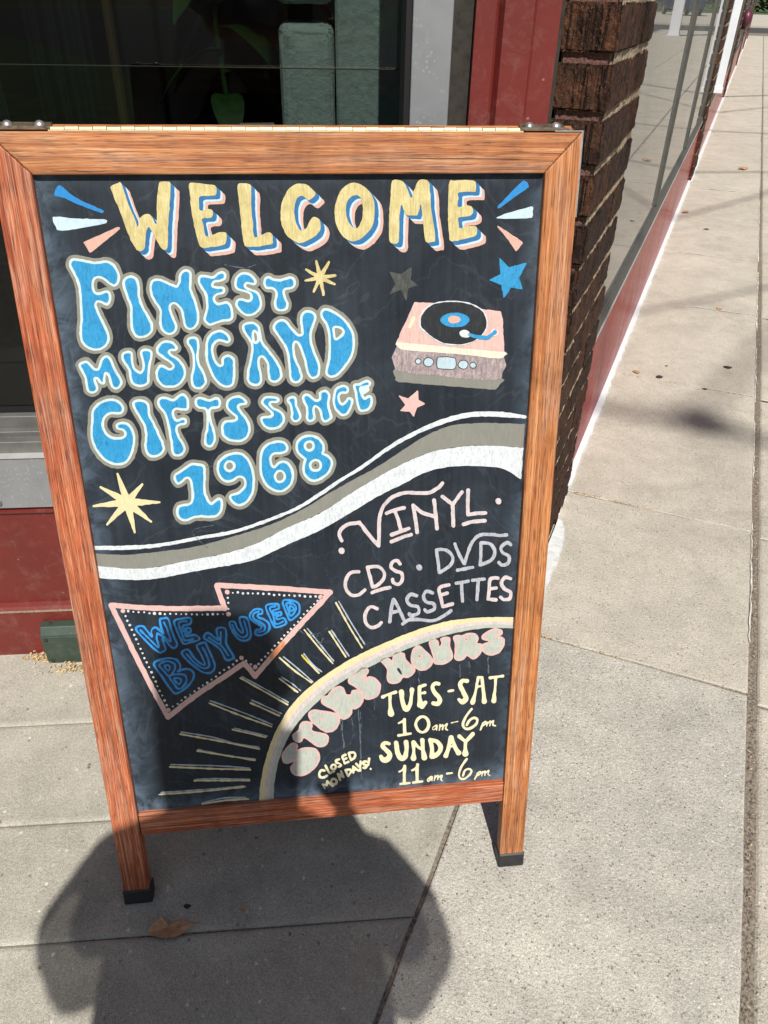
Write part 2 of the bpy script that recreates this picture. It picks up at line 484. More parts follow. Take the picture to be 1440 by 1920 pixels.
def enamel(name, col, rough, wav=0, nz=.12):
    m, nt, b = new_mat(name)
    v = coords(nt, kind='World')
    a = noise(nt, v, 7, 5, .6, .5)
    f = noise(nt, v, 130, 4, .6)
    c = ramp(nt, mth(nt, 'ADD', mth(nt, 'MULTIPLY', a, .7), mth(nt, 'MULTIPLY', f, .3)), [(.35, tuple(k * (1 - nz) for k in col)), (.65, tuple(k * (1 + nz) for k in col))])
    dust = ramp(nt, noise(nt, v, 22, 7, .8, .6), [(.50, g3(0)), (.72, g3(1))])
    c = mix(nt, mth(nt, 'MULTIPLY', dust, .16), c, (.42, .33, .28))
    vc = nd(nt, 'ShaderNodeTexVoronoi'); vc.inputs['Scale'].default_value = 60; lk(nt, v, vc.inputs['Vector'])
    sc = nd(nt, 'ShaderNodeSeparateColor'); lk(nt, vc.outputs['Color'], sc.inputs[0])
    chip = mth(nt, 'MULTIPLY', ramp(nt, mth(nt, 'ADD', vc.outputs['Distance'], mth(nt, 'MULTIPLY', f, .4)), [(.27, g3(1)), (.33, g3(0))]), ramp(nt, sc.outputs[0], [(.90, g3(0)), (.92, g3(1))]))
    c = mix(nt, mth(nt, 'MULTIPLY', chip, .55), c, (.38, .26, .22))
    lk(nt, c, b.inputs['Base Color'])
    b.inputs['Roughness'].default_value = rough
    h = mth(nt, 'ADD', mth(nt, 'MULTIPLY', noise(nt, v, 2.6, 2, .5), wav), mth(nt, 'MULTIPLY', f, .05))
    bump(nt, b, h, .35, .01 if wav else .002)
    return m
M['red'] = enamel('oxblood_paint', (.150, .020, .016), .45)
M['red_gloss'] = enamel('red_enamel', (.25, .012, .012), .14, 1.6)
M['red_gloss'].node_tree.nodes['Principled BSDF'].inputs['IOR'].default_value = 1.025
M['green_box'] = enamel('green_box_paint', (.032, .055, .040), .5)
M['alu'] = simple('brushed_aluminium', (.30, .31, .325), .42, .35, nscale=18, namt=.08)
def spotted(m, dens=.35):
    nt = m.node_tree; b = nt.nodes['Principled BSDF']; src = b.inputs['Base Color'].links[0].from_socket
    v = coords(nt); vo = nd(nt, 'ShaderNodeTexVoronoi'); vo.inputs['Scale'].default_value = 190; lk(nt, v, vo.inputs['Vector'])
    s = nd(nt, 'ShaderNodeSeparateColor'); lk(nt, vo.outputs['Color'], s.inputs[0])
    zone = ramp(nt, noise(nt, v, 14, 3, .6), [(.46, g3(0)), (.62, g3(1))])
    f = mth(nt, 'MULTIPLY', mth(nt, 'MULTIPLY', ramp(nt, vo.outputs['Distance'], [(.30, g3(1)), (.45, g3(0))]), ramp(nt, s.outputs[0], [(1 - dens, g3(0)), (1 - dens + .05, g3(1))])), zone)
    lk(nt, mix(nt, mth(nt, 'MULTIPLY', f, .45), src, (.55, .56, .57)), b.inputs['Base Color'])
spotted(M['alu'])
M['alu_dull'] = simple('weathered_aluminium', (.15, .15, .14), .55, .35, nscale=30, namt=.15)
M['alu_lip'] = simple('bare_aluminium_lip', (.62, .63, .63), .35, .5, nscale=30, namt=.1)
M['bronze'] = simple('bronze_frame', (.070, .068, .060), .5, 0, nscale=25, namt=.15)
M['dark_wood'] = simple('weathered_dark_wood', (.030, .025, .020), .85, nscale=70, namt=.35, bumps=.5)
M['gasket'] = simple('black_gasket', (.006, .006, .006), .6)
M['rubber'] = simple('black_rubber', (.018, .019, .021), .55, nscale=90, namt=.3, bumps=.3)
M['brass'] = simple('brass_hinge', (.60, .50, .30), .45, .35, nscale=60, namt=.15)
M['steel'] = simple('zinc_steel', (.52, .50, .47), .35, .8, nscale=120, namt=.2)
M['rust_steel'] = simple('tarnished_plate', (.17, .13, .09), .45, .6, nscale=120, namt=.4)
M['black_in'] = simple('dark_interior', (.012, .012, .011), .9)
M['white_metal'] = simple('white_painted_metal', (.72, .75, .80), .4, nscale=8, namt=.04)
M['beige_wall'] = simple('upper_wall_paint', (.32, .29, .25), .85, nscale=9, namt=.1)

def glass_mat(name, tint=(.93, .95, .94), wavy=.0, ior=1.5, haze_=0):
    m, nt, b = new_mat(name)
    nt.nodes.remove(b)
    out = nt.nodes['Material Output']
    tr = nd(nt, 'ShaderNodeBsdfTransparent'); tr.inputs[0].default_value = (*tint, 1)
    gl = nd(nt, 'ShaderNodeBsdfGlossy'); gl.inputs['Roughness'].default_value = 0.0
    fr = nd(nt, 'ShaderNodeFresnel'); fr.inputs['IOR'].default_value = ior
    ms = nd(nt, 'ShaderNodeMixShader')
    if wavy:
        bn = nd(nt, 'ShaderNodeBump'); bn.inputs['Strength'].default_value = wavy; bn.inputs['Distance'].default_value = .01
        lk(nt, noise(nt, coords(nt, kind='World'), 1.3, 1, .5), bn.inputs['Height'])
        lk(nt, bn.outputs[0], gl.inputs['Normal'])
    geo = nd(nt, 'ShaderNodeNewGeometry')
    lk(nt, mth(nt, 'MULTIPLY', fr.outputs[0], mth(nt, 'SUBTRACT', 1.0, geo.outputs['Backfacing'])), ms.inputs[0]); lk(nt, tr.outputs[0], ms.inputs[1]); lk(nt, gl.outputs[0], ms.inputs[2])
    if haze_:
        gl.inputs['Roughness'].default_value = .010
        df = nd(nt, 'ShaderNodeBsdfDiffuse'); df.inputs[0].default_value = (.62, .62, .58, 1)
        m2 = nd(nt, 'ShaderNodeMixShader')
        dn = noise(nt, coords(nt, kind='World'), 3.5, 6, .7)
        lk(nt, ramp(nt, dn, [(.3, g3(haze_ * .6)), (.7, g3(haze_ * 1.3))]), m2.inputs[0])
        lk(nt, ms.outputs[0], m2.inputs[1]); lk(nt, df.outputs[0], m2.inputs[2])
        lk(nt, m2.outputs[0], out.inputs[0])
    else:
        lk(nt, ms.outputs[0], out.inputs[0])
    return m
M['glass'] = glass_mat('window_glass', (.60, .63, .62), wavy=.02)
M['glass_f'] = glass_mat('double_glazing', (.6, .62, .6), wavy=.02, ior=2.3, haze_=.13)
M['leaf_green'] = simple('plant_leaf', (.020, .060, .012), .45, nscale=40, namt=.3)
M['sage_block'] = simple('sage_painted_block', (.46, .56, .53), .6, nscale=75, namt=.08, bumps=.7, bdist=.006)
M['dry_leaf'] = simple('dry_leaf', (.42, .235, .12), .75, nscale=120, namt=.3, bumps=.4)
M['dry_straw'] = simple('dry_chaff', (.58, .42, .22), .85, nscale=200, namt=.5)
M['dark_bit'] = simple('dark_debris', (.035, .025, .02), .9, nscale=100)
M['skin'] = simple('skin', (.50, .30, .21), .5, nscale=30, namt=.06)
M['denim'] = simple('denim', (.05, .07, .13), .85, nscale=90, namt=.2)
M['hair'] = simple('brown_hair', (.07, .04, .025), .6, nscale=90, namt=.4)
M['phone'] = simple('phone_black', (.015, .015, .017), .25)
def sheer(name, col, t):
    m, nt, b = new_mat(name)
    b.inputs['Base Color'].default_value = (*col, 1); b.inputs['Roughness'].default_value = .9
    out = nt.nodes['Material Output']
    tr = nd(nt, 'ShaderNodeBsdfTransparent'); ms = nd(nt, 'ShaderNodeMixShader'); ms.inputs[0].default_value = t
    lk(nt, b.outputs[0], ms.inputs[1]); lk(nt, tr.outputs[0], ms.inputs[2]); lk(nt, ms.outputs[0], out.inputs[0])
    return m
M['sleeve'] = sheer('thin_cotton', (.5, .5, .5), .13)
M['shirt'] = simple('cotton_shirt', (.55, .57, .58), .9, nscale=30, namt=.05)
# ------------------------------------------------------------------ A-frame sign: its own frame of reference
SG_O = Vector((-0.509, 0.820, 0)) * (1.18 / 1.55)
SG_S = Vector((0.99203641, 0.12595143, 0.0))
SG_T = Vector((-0.0271581, 0.21390649, 0.97647655))
SG_N = SG_S.cross(SG_T)                    # towards the viewer
REC = .0085                                # depth of the chalkboard behind the frame face
PX0, PX1, PY0, PY1 = .0395, .5925, .173, 1.036   # panel opening
def board_point(x, y):
    """a brush mark seen at (x, y) in the photograph -> (s, t) on the chalkboard plane"""
    d = CF + CR * ((x - 720) / FOC) - CU * ((y - 960) / FOC)
    o = Vector((0, 0, CAM_H)) - (SG_O - SG_N * REC)
    k = -(o.dot(SG_N)) / d.dot(SG_N)
    q = o + d * k
    return q.dot(SG_S), q.dot(SG_T)
_A = np.array([[CR.x, CR.y, CR.z], [CU.x, CU.y, CU.z], [CF.x, CF.y, CF.z]])
def board_points(P):
    P = np.asarray(P, float)
    d = _A[2] + np.outer((P[:, 0] - 720) / FOC, _A[0]) - np.outer((P[:, 1] - 960) / FOC, _A[1])
    o = np.array(Vector((0, 0, CAM_H)) - (SG_O - SG_N * REC))
    n = np.array(SG_N)
    q = o + d * (-(o @ n) / (d @ n))[:, None]
    return np.stack([q @ np.array(SG_S), q @ np.array(SG_T)], 1)

# --- brush-mark outlines: signed distance fields, contoured into flat paint sheets
GX0, GY0, GX1, GY1, GS = 52.0, 320.0, 1030.0, 1534.0, 1.3
gnx, gny = int((GX1 - GX0) / GS) + 1, int((GY1 - GY0) / GS) + 1
def field(): return np.full((gny, gnx), 99.0, np.float32)
def _win(x0, y0, x1, y1, pad):
    i0 = max(0, int((x0 - pad - GX0) / GS)); i1 = min(gnx, int((x1 + pad - GX0) / GS) + 2)
    j0 = max(0, int((y0 - pad - GY0) / GS)); j1 = min(gny, int((y1 + pad - GY0) / GS) + 2)
    X, Y = np.meshgrid(GX0 + GS * np.arange(i0, i1), GY0 + GS * np.arange(j0, j1))
    return slice(j0, j1), slice(i0, i1), X, Y
def loc(c, pts):
    x0, y0, s = c
    return [((p[0] / s + x0), (p[1] / s + y0)) + tuple(q / s for q in p[2:]) for p in pts]
def smooth(pts, closed, k=4):
    P = np.array(pts, float); n = len(P); out = []
    rng = range(n) if closed else range(n - 1)
    for i in rng:
        if closed: a, b, c, d = P[(i - 1) % n], P[i], P[(i + 1) % n], P[(i + 2) % n]
        else: a, b, c, d = P[max(i - 1, 0)], P[i], P[i + 1], P[min(i + 2, n - 1)]
        for j in range(k):
            t = j / k
            out.append(.5 * ((2 * b) + (-a + c) * t + (2 * a - 5 * b + 4 * c - d) * t * t + (-a + 3 * b - 3 * c + d) * t ** 3))
    if not closed: out.append(P[-1])
    return np.array(out)
def poly_sd(X, Y, P):
    d2 = np.full(X.shape, 1e9); ins = np.zeros(X.shape, bool)
    n = len(P)
    for i in range(n):
        x0, y0 = P[i][:2]; x1, y1 = P[(i + 1) % n][:2]
        ex, ey = x1 - x0, y1 - y0; L = ex * ex + ey * ey + 1e-9
        t = np.clip(((X - x0) * ex + (Y - y0) * ey) / L, 0, 1)
        d2 = np.minimum(d2, (X - x0 - t * ex) ** 2 + (Y - y0 - t * ey) ** 2)
        if y0 != y1:
            c = ((y0 <= Y) & (Y < y1)) | ((y1 <= Y) & (Y < y0))
            ins ^= c & (X < x0 + (Y - y0) * ex / ey)
    d = np.sqrt(d2)
    return np.where(ins, -d, d)
def add_poly(F, pts, sm=True, holes=(), pad=14, k=4):
    """union of one closed outline (with holes) into field F"""
    P = smooth(pts, True, k) if sm else np.array(pts, float)
    sj, si, X, Y = _win(P[:, 0].min(), P[:, 1].min(), P[:, 0].max(), P[:, 1].max(), pad)
    d = poly_sd(X, Y, P)
    for h in holes:
        d = np.maximum(d, -poly_sd(X, Y, smooth(h, True, k)))
    F[sj, si] = np.minimum(F[sj, si], d)
def add_stroke(F, pts, r=2.0, sm=True, closed=False, pad=14):
    """pts: (x, y) or (x, y, radius)"""
    P = [p if len(p) > 2 else (p[0], p[1], r) for p in pts]
    P = smooth(P, closed, 4) if (sm and len(P) > 2) else np.array(P, float)
    if closed: P = np.vstack([P, P[:1]])
    sj, si, X, Y = _win(P[:, 0].min(), P[:, 1].min(), P[:, 0].max(), P[:, 1].max(), pad)
    D = F[sj, si].astype(float)
    for a, b in zip(P[:-1], P[1:]):
        ex, ey = b[0] - a[0], b[1] - a[1]; L = ex * ex + ey * ey + 1e-9
        t = np.clip(((X - a[0]) * ex + (Y - a[1]) * ey) / L, 0, 1)
        D = np.minimum(D, np.hypot(X - a[0] - t * ex, Y - a[1] - t * ey) - (a[2] + t * (b[2] - a[2])))
    F[sj, si] = D
def ell(cx, cy, rx, ry, n=14):
    return [(cx + rx * math.cos(2 * math.pi * i / n), cy + ry * math.sin(2 * math.pi * i / n)) for i in range(n)]
wob = None
def contour(name, F, level, z, mat, parent, split=True):
    """flat sheet of paint where F < level, z metres proud of the chalkboard"""
    global wob
    if wob is None:                        # unsteady hand: the edge wanders by a fraction of a millimetre
        n = RNG.normal(size=(gny // 5 + 3, gnx // 5 + 3))
        jj = np.arange(gny) / 5.0; ii = np.arange(gnx) / 5.0
        j0 = jj.astype(int); i0 = ii.astype(int); fj = (jj - j0)[:, None]; fi = (ii - i0)[None]
        wob = (n[j0][:, i0] * (1 - fj) * (1 - fi) + n[j0 + 1][:, i0] * fj * (1 - fi) + n[j0][:, i0 + 1] * (1 - fj) * fi + n[j0 + 1][:, i0 + 1] * fj * fi) * .38
    G = F + wob - level
    inside = G < 0
    if not inside.any(): return None
    code = (inside[:-1, :-1].astype(int) + inside[:-1, 1:] * 2 + inside[1:, 1:] * 4 + inside[1:, :-1] * 8)
    verts = []; vid = {}; faces = []
    def V(key, x, y):
        i = vid.get(key)
        if i is None:
            i = len(verts); vid[key] = i; verts.append((x, y))
        return i
    def corner(j, i): return V((j, i), GX0 + i * GS, GY0 + j * GS)
    def edge(j, i, jj, ii):
        a, b = float(G[j, i]), float(G[jj, ii]); t = a / (a - b)
        t = min(.98, max(.02, t))
        return V((j, i, jj, ii), GX0 + (i + (ii - i) * t) * GS, GY0 + (j + (jj - j) * t) * GS)
    full = code == 15
    for j in np.nonzero(full.any(1))[0]:
        row = np.concatenate([[False], full[j], [False]]).astype(int)
        d = np.diff(row)
        for s, e in zip(np.nonzero(d == 1)[0], np.nonzero(d == -1)[0]):
            faces.append((corner(j, s), corner(j + 1, s), corner(j + 1, e), corner(j, e)))
    for j, i in zip(*np.nonzero((code > 0) & (code < 15))):
        j = int(j); i = int(i)
        cs = ((j, i), (j, i + 1), (j + 1, i + 1), (j + 1, i))
        ring = []
        for k in range(4):
            a, b = cs[k], cs[(k + 1) % 4]
            ia, ib = inside[a], inside[b]
            if ia: ring.append(corner(*a))
            if ia != ib:
                lo, hi = (a, b) if a < b else (b, a)
                ring.append(edge(*lo, *hi))
        if len(ring) > 2: faces.append(tuple(ring[::-1]))
    st = board_points(verts)
    if not split:
        o = mesh_obj(name, [(s, t, -REC + z) for s, t in st], faces, mat, parent); o['kind'] = 'stuff'; return o
    up = list(range(len(verts)))               # every separate brush mark is an object of its own
    def find(i):
        while up[i] != i: up[i] = up[up[i]]; i = up[i]
        return i
    for fc in faces:
        a = find(fc[0])
        for q in fc[1:]: up[find(q)] = a
    groups = {}
    for fc in faces: groups.setdefault(find(fc[0]), []).append(fc)
    first = None
    for gf in sorted(groups.values(), key=len, reverse=True):
        if len(gf) < 3 and first: continue
        ids = sorted({q for fc in gf for q in fc}); m_ = {q: i for i, q in enumerate(ids)}
        o = mesh_obj(name, [(st[q][0], st[q][1], -REC + z) for q in ids], [tuple(m_[q] for q in fc) for fc in gf], mat, parent)
        first = first or o
    return first

sign = empty('sandwich_board')
sign.matrix_world = Matrix(((SG_S.x, SG_T.x, SG_N.x, SG_O.x), (SG_S.y, SG_T.y, SG_N.y, SG_O.y), (SG_S.z, SG_T.z, SG_N.z, SG_O.z), (0, 0, 0, 1)))
tag(sign, 'oak framed A-frame chalkboard reading WELCOME, finest music and gifts since 1968', 'sandwich board')
mb = MB(); mb.box((PX0 - .006, PY0 - .006, -REC - .005), (PX1 + .006, PY1 + .006, -REC))
chalk = mb.build('chalkboard', M['board'], sign)
Z = [0, .00025, .0005, .00075, .0010, .00125, .0015, .00175]

# ---- WELCOME
A_, B_, C_, D_ = (80, 330, 6), (320, 330, 6), (560, 330, 6), (780, 330, 6)
gold = field()
WEL = [
 loc(A_, [(765,125),(800,95),(850,80),(885,88),(960,300),(1040,490),(1073,575),(1085,500),(1115,450),(1165,428),(1215,438),(1283,545),(1285,300),(1300,140),(1320,68),(1400,65),(1440,90),(1432,300),(1412,600),(1405,808),(1340,812),(1265,690),(1205,578),(1175,600),(1155,720),(1140,825),(1060,832),(960,640),(860,370),(780,170)]),
 loc(B_, [(210,85),(290,80),(380,88),(470,95),(510,120),(515,180),(500,218),(420,225),(330,230),(322,290),(328,388),(420,372),(465,380),(475,430),(450,470),(355,483),(370,560),(400,680),(520,640),(610,635),(630,665),(625,740),(600,775),(450,800),(345,802),(300,700),(240,420),(215,200)]),
 loc(B_, [(755,100),(820,85),(880,90),(905,120),(905,300),(920,500),(940,683),(1000,670),(1090,635),(1140,655),(1148,720),(1135,765),(1000,790),(860,795),(820,740),(790,500),(765,250)]),
 loc(C_, [(-205,450),(-190,300),(-130,170),(-50,100),(20,85),(100,105),(160,155),(190,205),(130,265),(90,262),(50,225),(10,228),(-30,270),(-50,370),(-40,480),(0,590),(40,615),(90,580),(125,500),(165,460),(215,475),(243,520),(238,610),(190,670),(110,720),(30,752),(-30,740),(-110,690),(-180,590)]),
 loc(C_, [(600,75),(700,95),(790,170),(845,280),(850,480),(810,590),(720,690),(640,730),(560,720),(480,660),(425,560),(403,420),(425,270),(490,140)]),
 loc(C_, [(1050,55),(1140,48),(1185,75),(1230,170),(1265,250),(1310,120),(1350,50),(1410,42),(1460,68),(1480,200),(1485,350),(1510,500),(1535,715),(1505,740),(1430,740),(1410,620),(1390,450),(1372,320),(1338,430),(1315,445),(1210,440),(1190,400),(1158,322),(1140,380),(1130,560),(1122,745),(1040,752),(1015,680),(1020,400),(1035,200)]),
 loc(D_, [(375,60),(430,50),(640,50),(670,90),(668,160),(650,178),(485,183),(475,250),(472,348),(560,330),(625,345),(640,390),(625,435),(580,455),(478,468),(480,530),(490,588),(580,562),(665,570),(685,600),(675,665),(600,695),(400,735),(370,660),(358,500),(362,250)])]
OH = loc(C_, [(640,215),(690,240),(720,340),(715,470),(680,560),(640,590),(590,560),(550,490),(530,400),(540,300),(580,235)])
for i, P_ in enumerate(WEL): add_poly(gold, P_, holes=[OH] if i == 4 else (), pad=24, k=3)
def swept(F, steps):
    out = np.full_like(F, 99)
    for dx, dy in steps:
        i, j = dx / GS, dy / GS
        i0, j0 = int(i), int(j); a, b = i - i0, j - j0
        Gs = np.full_like(F, 99)
        for di, wi in ((i0, 1 - a), (i0 + 1, a)):
            for dj, wj in ((j0, 1 - b), (j0 + 1, b)):
                T = np.full_like(F, 99); T[dj:, di:] = F[:gny - dj, :gnx - di]
                Gs = (Gs if (di, dj) != (i0, j0) else 0) + T * wi * wj
        out = np.minimum(out, Gs)
    return out
contour('salmon_shadow', swept(gold, [(q, q * .95) for q in (9, 11, 13, 15, 16.5)]), 0, Z[1], M['p_salmon'], chalk)
contour('pale_shadow', swept(gold, [(q, q * .95) for q in (6, 8, 10, 11.2)]), 0, Z[2], M['p_ice'], chalk)
contour('blue_shadow', swept(gold, [(q, q * .9) for q in (2, 4, 6, 7.4)]), 0, Z[3], M['p_deep'], chalk)
contour('gold_letter', gold, 0, Z[4], M['p_gold'], chalk)
f = field(); add_poly(f, loc(A_, [(190,100),(270,165),(355,230),(500,305),(660,375),(690,400),(675,415),(640,410),(400,320),(250,250),(140,222),(145,160)]), k=2)
add_poly(f, loc(D_, [(1210,48),(1267,115),(1250,140),(1090,250),(940,360),(918,350),(925,335),(1040,215)]), k=2)
contour('blue_ray', f, 0, Z[1], M['p_rayblue'], chalk)
f = field(); add_poly(f, loc(A_, [(115,460),(330,475),(690,490),(720,508),(715,528),(650,545),(480,575),(290,610),(175,610),(150,580)]), k=2)
add_poly(f, loc(D_, [(915,460),(1050,410),(1200,370),(1315,342),(1310,400),(1303,470),(1140,478),(930,480)]), k=2)
contour('white_ray', f, 0, Z[1], M['p_ice'], chalk)
f = field(); add_poly(f, loc(A_, [(465,755),(480,735),(640,665),(840,575),(868,590),(855,610),(760,690),(640,785),(540,862),(515,835)]), k=2)
add_poly(f, loc(D_, [(930,562),(1060,650),(1195,735),(1180,780),(1130,843),(1105,820),(1030,710),(920,580)]), k=2)
contour('salmon_ray', f, 0, Z[1], M['p_salmon'], chalk)

